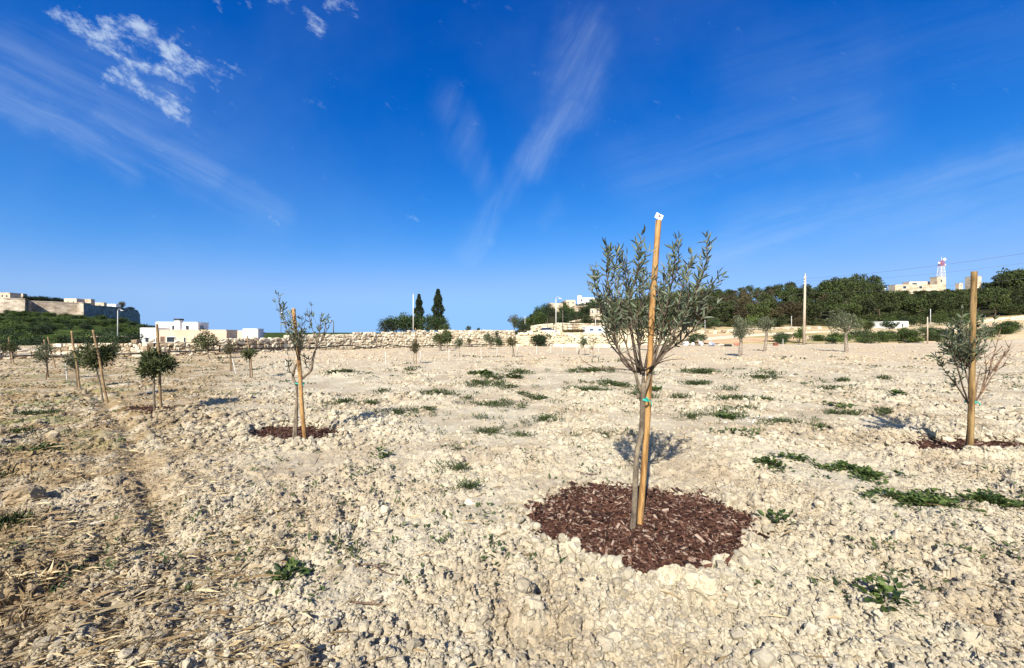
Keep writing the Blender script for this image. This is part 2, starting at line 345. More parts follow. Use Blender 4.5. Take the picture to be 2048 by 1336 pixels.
# ------------------------------------------------------------------ materials
def vary(m, lo, hi):
    nt = m.node_tree; N = nt.nodes; b = N['Principled BSDF']; src = b.inputs['Base Color'].links[0].from_socket; oi = N.new('ShaderNodeObjectInfo'); mr = N.new('ShaderNodeMapRange'); mr.inputs[3].default_value = lo; mr.inputs[4].default_value = hi
    nt.links.new(oi.outputs['Random'], mr.inputs[0]); hsv = N.new('ShaderNodeHueSaturation'); nt.links.new(src, hsv.inputs['Color']); nt.links.new(mr.outputs[0], hsv.inputs['Value']); nt.links.new(hsv.outputs[0], b.inputs['Base Color'])
def material(name, cols, scale=4.0, detail=5, rough=.9, bump=0.0, bscale=None, island=0.0, coord='Object', spots=None, translucent=0.0, back=None, spec=.3, stretch=None, metal=0.0, lo=.35, hi=.65):
    m = bpy.data.materials.new(name); m.use_nodes = True; nt = m.node_tree; N = nt.nodes; L = nt.links
    b = N['Principled BSDF']; b.inputs['Roughness'].default_value = rough; b.inputs['Specular IOR Level'].default_value = spec; b.inputs['Metallic'].default_value = metal
    if coord == 'World': v = N.new('ShaderNodeNewGeometry').outputs['Position']
    else: v = N.new('ShaderNodeTexCoord').outputs['Object']
    if stretch:
        mp = N.new('ShaderNodeMapping'); L.new(v, mp.inputs[0]); mp.inputs['Scale'].default_value = stretch; v = mp.outputs[0]
    def noise(sc, det):
        n = N.new('ShaderNodeTexNoise'); L.new(v, n.inputs['Vector']); n.inputs['Scale'].default_value = sc; n.inputs['Detail'].default_value = det; n.inputs['Roughness'].default_value = .6; return n.outputs['Fac']
    f = noise(scale, detail)
    if island:
        g = N.new('ShaderNodeNewGeometry'); a = N.new('ShaderNodeMath'); a.operation = 'MULTIPLY_ADD'; L.new(g.outputs['Random Per Island'], a.inputs[0]); a.inputs[1].default_value = island
        s_ = N.new('ShaderNodeMath'); s_.operation = 'SUBTRACT'; L.new(f, s_.inputs[0]); s_.inputs[1].default_value = island / 2; L.new(s_.outputs[0], a.inputs[2]); f = a.outputs[0]
    cr = N.new('ShaderNodeValToRGB'); L.new(f, cr.inputs[0]); e = cr.color_ramp.elements
    ps = np.linspace(lo, hi, len(cols))
    while len(e) < len(cols): e.new(.5)
    for i, (p, c) in enumerate(zip(ps, cols)): e[i].position = float(p); e[i].color = (*c, 1)
    c = cr.outputs[0]
    if back:
        g2 = N.new('ShaderNodeNewGeometry'); mx = N.new('ShaderNodeMix'); mx.data_type = 'RGBA'; L.new(g2.outputs['Backfacing'], mx.inputs[0]); L.new(c, mx.inputs[6]); mx.inputs[7].default_value = (*back, 1); c = mx.outputs[2]
    if spots:
        sc, lo_, hi_, sc_col = spots; n2 = noise(sc, 3); mr = N.new('ShaderNodeMapRange'); L.new(n2, mr.inputs[0]); mr.inputs[1].default_value = lo_; mr.inputs[2].default_value = hi_
        mx = N.new('ShaderNodeMix'); mx.data_type = 'RGBA'; L.new(mr.outputs[0], mx.inputs[0]); L.new(c, mx.inputs[6]); mx.inputs[7].default_value = (*sc_col, 1); c = mx.outputs[2]
    L.new(c, b.inputs['Base Color'])
    if bump:
        bn = N.new('ShaderNodeBump'); bn.inputs['Strength'].default_value = min(1, bump); bn.inputs['Distance'].default_value = .02 * max(1, bump); L.new(noise(bscale or scale * 6, 6), bn.inputs['Height']); L.new(bn.outputs[0], b.inputs['Normal'])
    if translucent:
        t = N.new('ShaderNodeBsdfTranslucent'); L.new(c, t.inputs[0]); ms = N.new('ShaderNodeMixShader'); ms.inputs[0].default_value = translucent
        L.new(b.outputs[0], ms.inputs[1]); L.new(t.outputs[0], ms.inputs[2]); L.new(ms.outputs[0], N['Material Output'].inputs[0])
    return m
def ground_material(name='dry_soil', island=0.0):
    m = bpy.data.materials.new(name); m.use_nodes = True; nt = m.node_tree; N = nt.nodes; L = nt.links
    b = N['Principled BSDF']; b.inputs['Roughness'].default_value = 1; b.inputs['Specular IOR Level'].default_value = .1
    g = N.new('ShaderNodeNewGeometry'); pos = g.outputs['Position']
    def noise(sc, det, rgh=.6, st=None):
        v = pos
        if st: mp = N.new('ShaderNodeMapping'); L.new(pos, mp.inputs[0]); mp.inputs['Scale'].default_value = st; v = mp.outputs[0]
        n = N.new('ShaderNodeTexNoise'); L.new(v, n.inputs['Vector']); n.inputs['Scale'].default_value = sc; n.inputs['Detail'].default_value = det; n.inputs['Roughness'].default_value = rgh; return n.outputs['Fac']
    def mixc(f, a, bcol):
        mx = N.new('ShaderNodeMix'); mx.data_type = 'RGBA'; L.new(f, mx.inputs[0])
        for i, c in ((6, a), (7, bcol)):
            if isinstance(c, tuple): mx.inputs[i].default_value = (*c, 1)
            else: L.new(c, mx.inputs[i])
        return mx.outputs[2]
    def mr(f, lo, hi, a=0., b_=1.):
        n = N.new('ShaderNodeMapRange'); n.interpolation_type = 'SMOOTHSTEP'; L.new(f, n.inputs[0]); n.inputs[1].default_value = lo; n.inputs[2].default_value = hi; n.inputs[3].default_value = a; n.inputs[4].default_value = b_; return n.outputs[0]
    def mul(a, b_):
        n = N.new('ShaderNodeMath'); n.operation = 'MULTIPLY'; L.new(a, n.inputs[0]); L.new(b_, n.inputs[1]); return n.outputs[0]
    c = mixc(mr(noise(.75, 6, .66), .42, .62), (.458, .398, .285), (.360, .292, .197))        # cream earth / pinkish tan earth
    c = mixc(mr(noise(7.0, 6), .50, .75, 0, .55), c, (.55, .50, .40))                    # chalky bits
    c = mixc(mr(noise(30.0, 4), .56, .78, 0, .55), c, (.36, .26, .165))                  # darker crumbs
    sx = N.new('ShaderNodeSeparateXYZ'); L.new(pos, sx.inputs[0])
    # stubble and leaf litter spread over the left side of the field
    ratio = N.new('ShaderNodeMath'); ratio.operation = 'MULTIPLY_ADD'; L.new(sx.outputs[1], ratio.inputs[0]); ratio.inputs[1].default_value = .62; L.new(sx.outputs[0], ratio.inputs[2])
    c = mixc(mul(mr(ratio.outputs[0], .6, -2.2), mr(noise(1.6, 6, .65), .32, .62)), c, (.25, .175, .09))
    far = mr(sx.outputs[1], 12, 26)
    c = mixc(mul(far, mr(noise(.25, 4, .6, (.5, 1.6, 1)), .40, .62, .25, .85)), c, (.50, .385, .25))   # redder tilled soil towards the wall
    # green flush of seedlings on the left
    c = mixc(mul(mr(ratio.outputs[0], -.8, -3.2), mr(noise(.9, 5, .6, (.6, 1.4, 1)), .53, .66, 0, .55)), c, (.14, .17, .05))
    if island:
        r2 = N.new('ShaderNodeHueSaturation'); L.new(c, r2.inputs['Color']); L.new(mr(g.outputs['Random Per Island'], 0, 1, .74, 1.14), r2.inputs['Value']); c = r2.outputs[0]
    L.new(c, b.inputs['Base Color'])
    bn = N.new('ShaderNodeBump'); bn.inputs['Strength'].default_value = .9; bn.inputs['Distance'].default_value = .012; L.new(noise(70, 6, .7), bn.inputs['Height'])
    L.new(bn.outputs[0], b.inputs['Normal']); return m
M = {}
M['soil'] = ground_material(); M['clod'] = ground_material('soil_clods', 1.0)
M['mulch_base'] = material('mulch_base', [(.022, .008, .005), (.06, .02, .012)], 30, 5, 1, .8, coord='World')
M['mulch'] = material('bark_mulch', [(.020, .0075, .004), (.040, .0145, .0075), (.058, .0215, .0115), (.078, .031, .017), (.103, .045, .026), (.155, .08, .05), (.36, .27, .20)], 20, 3, .85, .5, island=1.0, coord='World', lo=.05, hi=1.0)
M['stake'] = material('stake_wood', [(.16, .075, .022), (.42, .235, .080), (.56, .36, .155)], 2.2, 6, .6, .5, 40, coord='Object', stretch=(9, 9, 1.2), spots=(2.2, .54, .68, (.15, .06, .018)))
M['stake_far'] = material('weathered_stake_wood', [(.15, .09, .042), (.30, .20, .10)], 6, 4, .8, coord='Object')
M['stake_brown'] = material('brown_stake_wood', [(.085, .048, .017), (.22, .135, .048), (.33, .215, .09)], 2.2, 6, .7, .5, 40, coord='Object', stretch=(9, 9, 1.2), spots=(2.4, .56, .68, (.09, .045, .016)))
M['bark'] = material('olive_bark', [(.10, .075, .052), (.20, .155, .105), (.32, .255, .17)], 9, 6, .9, .9, 60, coord='Object', stretch=(3, 3, 1))
M['twig'] = material('olive_twig_bark', [(.065, .045, .032), (.15, .11, .075)], 30, 3, .9, coord='Object')
M['leaf'] = material('olive_leaf', [(.030, .042, .018), (.060, .078, .034), (.105, .125, .060)], 3, 2, .5, island=1.0, translucent=.12, back=(.115, .14, .082), spec=.45, lo=.0, hi=1.0)
M['leaf_far'] = material('olive_leaf_dull', [(.024, .034, .009), (.058, .073, .021), (.115, .13, .045)], 2, 2, .6, island=1.0, translucent=.12, lo=0, hi=1)
M['leaf_pale'] = material('olive_leaf_pale', [(.045, .055, .028), (.10, .115, .058), (.17, .18, .10)], 2, 2, .6, island=1.0, translucent=.12, lo=0, hi=1)
M['leaf_brown'] = material('olive_leaf_brown', [(.045, .035, .016), (.085, .07, .03), (.12, .11, .045)], 2, 2, .6, island=1.0, translucent=.1, lo=0, hi=1)
M['pine'] = material('pine_needles', [(.010, .018, .005), (.036, .050, .012), (.075, .092, .022)], .25, 3, .8, island=.9, lo=0.05, hi=1)
M['pine_brown'] = material('dry_pine_needles', [(.020, .018, .008), (.055, .045, .018), (.085, .06, .026)], .25, 3, .8, island=.9, lo=0.05, hi=1)
M['cypress'] = material('cypress_needles', [(.006, .012, .005), (.018, .030, .010), (.035, .05, .018)], .5, 3, .8, island=.9, lo=0.05, hi=1)
M['broad'] = material('evergreen_leaves', [(.010, .022, .007), (.026, .045, .013), (.05, .075, .022)], .5, 3, .7, island=.9, lo=0.05, hi=1)
M['scrub'] = material('hill_scrub_leaves', [(.018, .032, .008), (.05, .078, .014), (.10, .13, .025)], .3, 3, .8, island=.9, lo=0.05, hi=1)
M['dead_trunk'] = material('trunk_bark', [(.06, .045, .03), (.14, .105, .075)], 3, 4, .95)
M['old_trunk'] = material('old_olive_bark', [(.13, .10, .075), (.33, .27, .20)], 8, 5, .95, .6)
M['weed'] = material('weed_leaf', [(.018, .036, .007), (.048, .078, .015), (.10, .135, .030)], 8, 2, .6, island=1.0, translucent=.15, lo=0, hi=1)
M['weed_dull'] = material('weed_leaf_dull', [(.018, .030, .009), (.045, .066, .019), (.095, .118, .04)], 8, 2, .7, island=1.0, translucent=.12, lo=0, hi=1)
M['grass'] = material('grass_blade', [(.012, .022, .006), (.035, .05, .012), (.09, .10, .03)], 8, 2, .7, island=1.0, lo=0, hi=1)
M['straw'] = material('dry_straw', [(.15, .095, .045), (.33, .235, .12), (.55, .44, .26)], 8, 2, .8, island=1.0, lo=0, hi=1)
M['dead_twig'] = material('dead_twig', [(.07, .04, .025), (.22, .14, .085)], 20, 3, .9)
M['stone'] = material('limestone', [(.26, .19, .12), (.47, .38, .26), (.62, .54, .41)], 3, 6, .95, .7, 22, island=.7, coord='World', lo=.2, hi=.8)
M['pale_stone'] = material('pale_limestone', [(.36, .28, .19), (.52, .44, .31), (.62, .55, .42)], 3, 6, .95, .7, 22, island=.6, coord='World', lo=.2, hi=.8)
M['tan_stone'] = material('tan_boulder', [(.17, .12, .065), (.29, .215, .125), (.38, .30, .19)], 9, 6, 1, .9, 40, coord='World')
M['clod_big'] = material('pale_earth_clod', [(.36, .295, .195), (.46, .39, .265), (.54, .475, .35)], 8, 6, 1, .8, 40, coord='World')
M['white_stone'] = material('white_stone', [(.62, .60, .55), (.80, .78, .74)], 12, 4, .9, .3)
M['tag'] = material('white_card', [(.80, .80, .78), (.86, .86, .84)], 5, 2, .6)
M['tie'] = material('green_tie', [(.02, .30, .22), (.04, .42, .31)], 40, 3, .45)
M['ink'] = material('dark_ink', [(.03, .03, .04), (.06, .06, .07)], 5, 2, .7)
M['white_post'] = material('white_plastic_post', [(.50, .49, .45), (.64, .63, .59)], 6, 3, .6)
M['mortar'] = material('wall_core', [(.10, .07, .042), (.22, .16, .10)], 3, 5, 1, coord='World')
M['render_wall'] = material('weathered_render_wall', [(.50, .40, .25), (.64, .54, .37), (.70, .62, .46)], 1.2, 6, .95, .4, 8, coord='World')
M['pipe'] = material('black_pipe', [(.012, .011, .012), (.03, .028, .028)], 6, 3, .5)
M['white_wall'] = material('white_painted_wall', [(.70, .69, .66), (.80, .79, .77)], .4, 4, .8, coord='World')
M['cream_wall'] = material('cream_painted_wall', [(.60, .44, .30), (.68, .53, .38)], .4, 4, .85, coord='World')
M['ash_wall'] = material('ashlar_wall', [(.36, .27, .18), (.50, .40, .28), (.60, .51, .38)], .35, 6, .95, .6, 2.5, coord='World', stretch=(1, 1, 2.2))
M['fort'] = material('fortress_stone', [(.22, .17, .125), (.37, .30, .225), (.52, .44, .34)], .16, 7, .95, 1.5, 1.2, coord='World', stretch=(1, 1, 2.0), spots=(.22, .62, .70, (.16, .12, .09)))
M['dark_glass'] = material('dark_window', [(.018, .022, .028), (.035, .04, .048)], 1, 2, .2, spec=.6)
M['blue_glass'] = material('blue_window', [(.03, .07, .13), (.05, .10, .18)], 1, 2, .2, spec=.6)
M['brown_door'] = material('brown_door', [(.12, .07, .05), (.18, .11, .08)], 1, 3, .6)
M['dark_cap'] = material('dark_cap', [(.02, .02, .024), (.04, .04, .045)], 1, 2, .6)
M['grey_pole'] = material('galvanised_pole', [(.36, .35, .33), (.50, .49, .46)], 2, 3, .5)
M['wood_pole'] = material('utility_pole_wood', [(.34, .26, .185), (.52, .43, .33)], 1.2, 4, .85, stretch=(4, 4, .4))
M['dark_pole'] = material('dark_pole', [(.07, .055, .045), (.12, .10, .085)], 2, 3, .8)
M['wire'] = material('overhead_wire', [(.10, .10, .10), (.16, .16, .155)], 2, 1, .5)
M['red_metal'] = material('red_tower_metal', [(.40, .06, .05), (.48, .09, .07)], 1, 2, .6)
M['white_metal'] = material('white_tower_metal', [(.62, .62, .64), (.72, .72, .74)], 1, 2, .5)
M['car_paint'] = material('silver_car_paint', [(.60, .62, .64), (.66, .68, .70)], 1, 1, .25, spec=.6)
M['tyre'] = material('rubber', [(.015, .015, .016), (.03, .03, .03)], 4, 2, .8)
M['rust'] = material('rusty_metal', [(.12, .035, .02), (.24, .08, .045)], 12, 4, .8)
M['sack'] = material('white_sack', [(.58, .58, .60), (.76, .75, .73)], 3, 4, .85, .5, 10)
M['blue_sack'] = material('bluish_sack', [(.16, .19, .25), (.46, .48, .52)], 3, 4, .8, .5, 10)
M['red_cloth'] = material('red_cloth', [(.30, .09, .06), (.42, .17, .11)], 4, 3, .9)
M['track'] = material('pale_dirt_track', [(.56, .43, .28), (.68, .56, .40)], .6, 6, 1, .6, 6, coord='World')
M['bank'] = material('orange_earth_bank', [(.46, .27, .13), (.58, .40, .23)], .5, 6, 1, .6, 6, coord='World')
M['verge'] = material('dry_verge', [(.22, .18, .065), (.40, .31, .15), (.16, .15, .045)], .8, 6, 1, coord='World', lo=.3, hi=.7)

for k in ('pine', 'pine_brown', 'broad', 'scrub'): vary(M[k], .65, 1.55)
def terrain_material():
    m = bpy.data.materials.new('hill_soil'); m.use_nodes = True; nt = m.node_tree; N = nt.nodes; L = nt.links
    b = N['Principled BSDF']; b.inputs['Roughness'].default_value = 1; b.inputs['Specular IOR Level'].default_value = .05
    pos = N.new('ShaderNodeNewGeometry').outputs['Position']
    def ns(sc, det=6, st=(1, 1, 1)):
        mp = N.new('ShaderNodeMapping'); L.new(pos, mp.inputs[0]); mp.inputs['Scale'].default_value = st
        n = N.new('ShaderNodeTexNoise'); L.new(mp.outputs[0], n.inputs['Vector']); n.inputs['Scale'].default_value = sc; n.inputs['Detail'].default_value = det; n.inputs['Roughness'].default_value = .62; return n.outputs['Fac']
    def ramp(f, pts):
        cr = N.new('ShaderNodeValToRGB'); L.new(f, cr.inputs[0]); e = cr.color_ramp.elements
        while len(e) < len(pts): e.new(.5)
        for i, (p, c) in enumerate(pts): e[i].position = p; e[i].color = (*c, 1)
        return cr.outputs[0]
    def mr(f, lo, hi):
        n = N.new('ShaderNodeMapRange'); n.interpolation_type = 'SMOOTHSTEP'; L.new(f, n.inputs[0]); n.inputs[1].default_value = lo; n.inputs[2].default_value = hi; return n.outputs[0]
    def mixc(f, a, c2):
        mx = N.new('ShaderNodeMix'); mx.data_type = 'RGBA'; L.new(f, mx.inputs[0]); L.new(a, mx.inputs[6]); L.new(c2, mx.inputs[7]); return mx.outputs[2]
    earth = ramp(ns(.12, 7, (.5, 1.5, 1)), [(.34, (.20, .19, .06)), (.46, (.42, .33, .16)), (.56, (.54, .41, .26)), (.68, (.50, .32, .17))])
    green = ramp(ns(.16, 9), [(.34, (.010, .018, .004)), (.5, (.035, .055, .010)), (.62, (.075, .095, .018)), (.76, (.20, .17, .075))])
    wood = ramp(ns(.3, 5), [(.35, (.012, .016, .006)), (.65, (.05, .045, .02))])
    sx = N.new('ShaderNodeSeparateXYZ'); L.new(pos, sx.inputs[0])
    c = mixc(mr(sx.outputs[0], -62, -80), earth, green)
    c = mixc(mr(sx.outputs[1], 112, 122), c, mixc(mr(sx.outputs[0], -62, -80), wood, green))
    L.new(c, b.inputs['Base Color']); return m
M['terrain'] = terrain_material()

# ------------------------------------------------------------------ ground
def build_ground():
    ys = list(np.arange(-2.4, .85, .05)) + [0.85]
    while ys[-1] < 53: ys.append(ys[-1] + .0029 * max(ys[-1], 1.2) ** 1.35)
    ys = np.array(ys); us = np.linspace(-1.75, 1.75, 1200)
    Y, U = np.meshgrid(ys, us, indexing='ij'); wid = np.maximum(Y, 2.2); X = U * wid
    X = X + .12 * np.gradient(us)[0] * wid * rng.uniform(-1, 1, X.shape)
    z = (Hs(X.ravel(), Y.ravel()) + clods_h(X.ravel(), Y.ravel(), .0040 * np.maximum(Y.ravel(), .5) ** 1.35)).reshape(X.shape)
    z -= .5 * np.maximum(0, (np.abs(U) - 1.65) / .1) + .35 * sstep(49, 53, Y) + .4 * sstep(-2.0, -2.4, Y)
    nr, nc = X.shape; i = np.arange(nr - 1)[:, None] * nc; j = np.arange(nc - 1)[None]
    q = np.stack([i + j, i + j + 1, i + nc + j + 1, i + nc + j], -1).reshape(-1, 4)
    mb = MB(); mb.add(np.stack([X, Y, z], -1).reshape(-1, 3), q)
    tag(mb.build('field', M['soil'], smooth=True), kind='structure')
    # the land round about, out to the horizon
    th = np.concatenate([np.linspace(-62, 62, 420), np.linspace(62, 298, 60)[1:-1]]); th = np.radians(th)
    rr = np.concatenate([[.3], np.geomspace(3, 7000, 170)])
    Tm, Rm = np.meshgrid(th, rr, indexing='ij'); X = np.sin(Tm) * Rm; Y = np.cos(Tm) * Rm
    z = land(X, Y) + (.9 * (fbm(X / 14, Y / 14, 41, 4) - .5)) * sstep(70, 150, Y) + .12 * (fbm(X / 3, Y / 3, 44, 3) - .5)
    z += (2.2 * (fbm(X / 30, Y / 30, 49, 4) - .5)) * sstep(140, 250, Y) * sstep(2, 10, land(X, Y))
    inside = (np.abs(X) < 1.70 * np.maximum(Y, 2.2)) & (Y < 51) & (Y > -2.2); z = np.where(inside, z - .45, z - .04)
    n, k = X.shape; i = np.arange(n)[:, None] * k; i2 = ((np.arange(n) + 1) % n)[:, None] * k; j = np.arange(k - 1)[None]
    q = np.stack([i + j, i + j + 1, i2 + j + 1, i2 + j], -1).reshape(-1, 4)
    mb = MB(); mb.add(np.stack([X, Y, z], -1).reshape(-1, 3), q[:, ::-1])
    tag(mb.build('terrain', M['terrain'], smooth=True), kind='structure')
build_ground()
def lz(x, y): return float(land(x, y))

def ribbon(name, pts, w, mat, lift=.10):
    """a track laid on the terrain; pts are (px, D) pairs"""
    P = spline(np.array([((px - CX) / F * D, D) for px, D in pts]), 70); T = unit(np.gradient(P, axis=0)); Nn = np.stack([-T[:, 1], T[:, 0]], 1)
    ws = np.array([-1, -.5, 0, .5, 1]) * w / 2
    V = []
    for k, s in enumerate(ws):
        e = P + Nn * (s + .25 * w * (fbm(P[:, 0] / 3 + k, P[:, 1] / 3, 71, 2) - .5)[:, None] * (abs(s) > 0)); V.append(np.stack([e[:, 0], e[:, 1], land(e[:, 0], e[:, 1]) + lift - (.14 if k in (0, 4) else 0)], 1))
    V = np.stack(V, 1); n = len(P); i = np.arange(n - 1)[:, None] * 5; j = np.arange(4)[None]
    mb = MB(); mb.add(V.reshape(-1, 3), np.stack([i + j, i + j + 1, i + 5 + j + 1, i + 5 + j], -1).reshape(-1, 4)[:, ::-1])
    return tag(mb.build(name, mat, smooth=True), kind='structure')
ribbon('dirt_track', [(1370, 62), (1500, 80), (1640, 88), (1780, 84), (1900, 74), (2120, 60)], 4.5, M['track'])
ribbon('upper_track', [(1390, 92), (1500, 108), (1650, 114), (1800, 110), (1920, 100), (2140, 86)], 4.5, M['track'])
ribbon('earth_bank', [(1380, 54), (1470, 60), (1580, 66)], 7.0, M['bank'], .12)
ribbon('verge', [(1560, 56), (1700, 58), (1850, 56), (1990, 52)], 9.0, M['verge'], .12)

# scattered clods: crumbled earth nobody could count
def build_clods():
    r = np.random.default_rng(11); mb = MB()
    tm2 = [rock_shape(ICO2, r) for _ in range(10)]; tm1 = [rock_shape(ICO1, r, 4) for _ in range(8)]
    def scatter(n, d0, d1, smin, smed, smax, tms, pw=1.0, umax=1.5):
        D = np.exp(r.uniform(math.log(d0), math.log(d1), n)); u = r.uniform(-umax, umax, n); x = u * D
        rg = rough(x, D); keep = r.uniform(0, 1.1, n) < rg * pw
        _, fl = bed_effect(x, D); keep &= fl > r.uniform(-.06, 1.0, n)
        x, D = x[keep], D[keep]; n = len(x)
        s = np.clip(smed * np.exp(r.normal(0, .55, n)), smin, smax) * np.clip(.6 + .5 * rough(x, D), .7, 1.3)
        Mx = rand_rot(n, r) * s[:, None, None]; Mx[:, 2, :] *= r.uniform(.6, .95, n)[:, None]
        T = np.stack([x, D, Hf(x, D) + s * .22], 1); k = r.integers(0, len(tms), n)
        for t in range(len(tms)):
            m = k == t
            if m.any(): mb.inst(tms[t][0], tms[t][1], Mx[m], T[m])
    scatter(5500, 1.5, 9, .009, .0135, .045, tm2)
    scatter(170000, 1.3, 8, .0032, .0066, .016, tm1, 1.3)
    scatter(45000, 5, 26, .010, .021, .07, tm1, 1.2, 1.4)
    scatter(9000, 18, 46, .025, .04, .10, tm1, 1.0, 1.4)
    # crumbly rims round the mulch
    for b, n in ((BEDS[0], 1500), (BEDS[1], 500), (BEDS[2], 700), (BEDS[3], 260)):
        w = b['w']; i = r.integers(0, len(w), n); t = r.uniform(0, 1, n)[:, None]; p = w[i] * (1 - t) + w[(i + 1) % len(w)] * t
        c = w.mean(0); o = unit(p - c); p = p + o * (r.gamma(2.0, .045, n) - .035)[:, None]; s = np.clip(.017 * np.exp(r.normal(0, .6, n)), .007, .05)
        Mx = rand_rot(n, r) * s[:, None, None]; T = np.stack([p[:, 0], p[:, 1], Hf(p[:, 0], p[:, 1]) + s * .3], 1); k = r.integers(0, len(tm2), n)
        for q in range(len(tm2)): m = k == q; mb.inst(tm2[q][0], tm2[q][1], Mx[m], T[m])
    tag(mb.build('soil_clods', M['clod']), 'crumbly pale earth clods strewn over the whole field', 'soil clods', kind='stuff')
build_clods()

# ------------------------------------------------------------------ mulch beds
def build_bed(b, n):
    r = np.random.default_rng(int(n)); w = b['w']; lo, hi = w.min(0), w.max(0); mb = MB()
    nx = 70; ny = 60; X, Y = np.meshgrid(np.linspace(lo[0], hi[0], nx), np.linspace(lo[1], hi[1], ny), indexing='ij'); sd_ = poly_sd(X, Y, w) - .10 * (fbm(X * 7, Y * 7, 77, 2) - .55)
    z = Hs(X.ravel(), Y.ravel()).reshape(X.shape) + .022 + .018 * fbm(X * 9, Y * 9, 5, 3) - .06 * sstep(-.03, .03, sd_)
    idx = np.arange(nx * ny).reshape(nx, ny); ok = (sd_[:-1, :-1] < .02) & (sd_[1:, 1:] < .02) & (sd_[1:, :-1] < .02) & (sd_[:-1, 1:] < .02)
    q = np.stack([idx[:-1, :-1], idx[1:, :-1], idx[1:, 1:], idx[:-1, 1:]], -1)[ok]
    c = w.mean(0); root = thing('mulch_bed', (c[0], c[1], hz(c[0], c[1])), b['label'], 'mulch', 'mulch beds round the staked olives')
    mb.add(np.stack([X, Y, z], -1).reshape(-1, 3), q); mb.build('bed', M['mulch_base'], root, True)
    ch = MB(); p = r.uniform(lo, hi, (n * 3, 2)); s_ = poly_sd(p[:, 0], p[:, 1], w); p = p[(s_ < .05 * r.normal(0, 1, len(p)) * (r.uniform(0, 1, len(p)) < .5) + .09 * (fbm(p[:, 0] * 7, p[:, 1] * 7, 77, 2) - .52))][:n]; m = len(p)
    L_ = np.clip(.021 * np.exp(r.normal(0, .6, m)), .008, .085); W_ = np.minimum(L_ * r.uniform(.18, .6, m), .022); a = r.uniform(0, 2 * np.pi, m); tl = r.normal(0, .28, m)
    zz = Hs(p[:, 0], p[:, 1]) + .03 + .018 * fbm(p[:, 0] * 9, p[:, 1] * 9, 5, 3) + r.uniform(-.004, .016, m)
    d = np.stack([np.cos(a), np.sin(a), tl], 1); up = np.tile([0, 0, 1.], (m, 1))
    T = np.array([[-.5, 0, 0], [.4, .05, 0], [.5, .9, .06], [-.35, 1, .03], [-.45, 0, -.09], [.4, .05, -.09], [.45, .9, -.05], [-.35, 1, -.07]], float)
    Fq = [np.array([[0, 1, 2, 3], [7, 6, 5, 4], [0, 4, 5, 1], [1, 5, 6, 2], [2, 6, 7, 3], [3, 7, 4, 0]])]
    leaves(ch, np.stack([p[:, 0], p[:, 1], zz], 1), d, L_, W_, r, (T, Fq), up)
    o = ch.build('bark_chips', M['mulch'], root); o['kind'] = 'stuff'
for b, n in zip(BEDS, (17000, 4500, 4500, 1800)): build_bed(b, n)

# ------------------------------------------------------------------ olive saplings, stakes, ties
def stake(bx, by, tx, ty, rad, label, tagged=False, mat='stake_far', D=None, tilt_d=0.0):
    x, y = gp(bx, by); D = y if D is None else D
    base = np.array([x, y, hz(x, y) - .05]); top = np.array(at(tx, ty, D + tilt_d))
    root = thing('wooden_stake', (x, y, hz(x, y)), label, 'stake', 'stakes beside the olive saplings') if tagged else None
    mb = MB(); n = 26; t = np.linspace(0, 1, n)[:, None]; r_ = np.random.default_rng(int(bx)); P = base + (top - base) * t + .006 * np.sin(t * 9 + bx) * np.array([1, .4, 0])
    mb.tube(P, rad * (1.04 - .10 * t[:, 0]) * (1 + .035 * np.sin(t[:, 0] * 41 + bx)), 14)
    if tagged:
        mb.build('pole', M[mat], root, True)
        tg = MB(); c = top + np.array([.006, -.004, .028]); tg.box(c, (.80, .1, -.36), (.0, 1, 0), (.36, 0, .80), .033, .0022, .024)
        card = tg.build('card_tag', M['tag'], root); ik = MB(); ik.box(c + np.array([.0, -.0035, .002]), (.93, .0, -.36), (0, 1, 0), (.36, 0, .93), .014, .0008, .003); ik.box(c + np.array([.004, -.0035, .012]), (.93, .0, -.36), (0, 1, 0), (.36, 0, .93), .003, .0008, .009)
        k = ik.build('ink_mark', M['ink'], root); k.parent = card
        return root
    o = mb.build('wooden_stake', M[mat], None, True)
    return tag(o, label, 'stake', 'stakes beside the olive saplings')
def tie(px, py, D, w, h, label):
    c = np.array(at(px, py, D)); mb = MB(); a = np.linspace(0, 2 * np.pi, 25)
    for dz in (-h * .3, h * .3): mb.tube(np.stack([c[0] + w * np.cos(a), c[1] + .045 * np.sin(a), c[2] + dz + .006 * np.sin(2 * a)], 1), h * .42, 6)
    mb.tube(np.array([c + (w * .9, -.03, 0), c + (w * 1.25, -.05, -.01), c + (w * 1.3, -.05, -.045)]), h * .3, 5)
    tag(mb.build('tree_tie', M['tie'], None, True), label, 'tree tie', 'green ties holding olives to stakes')
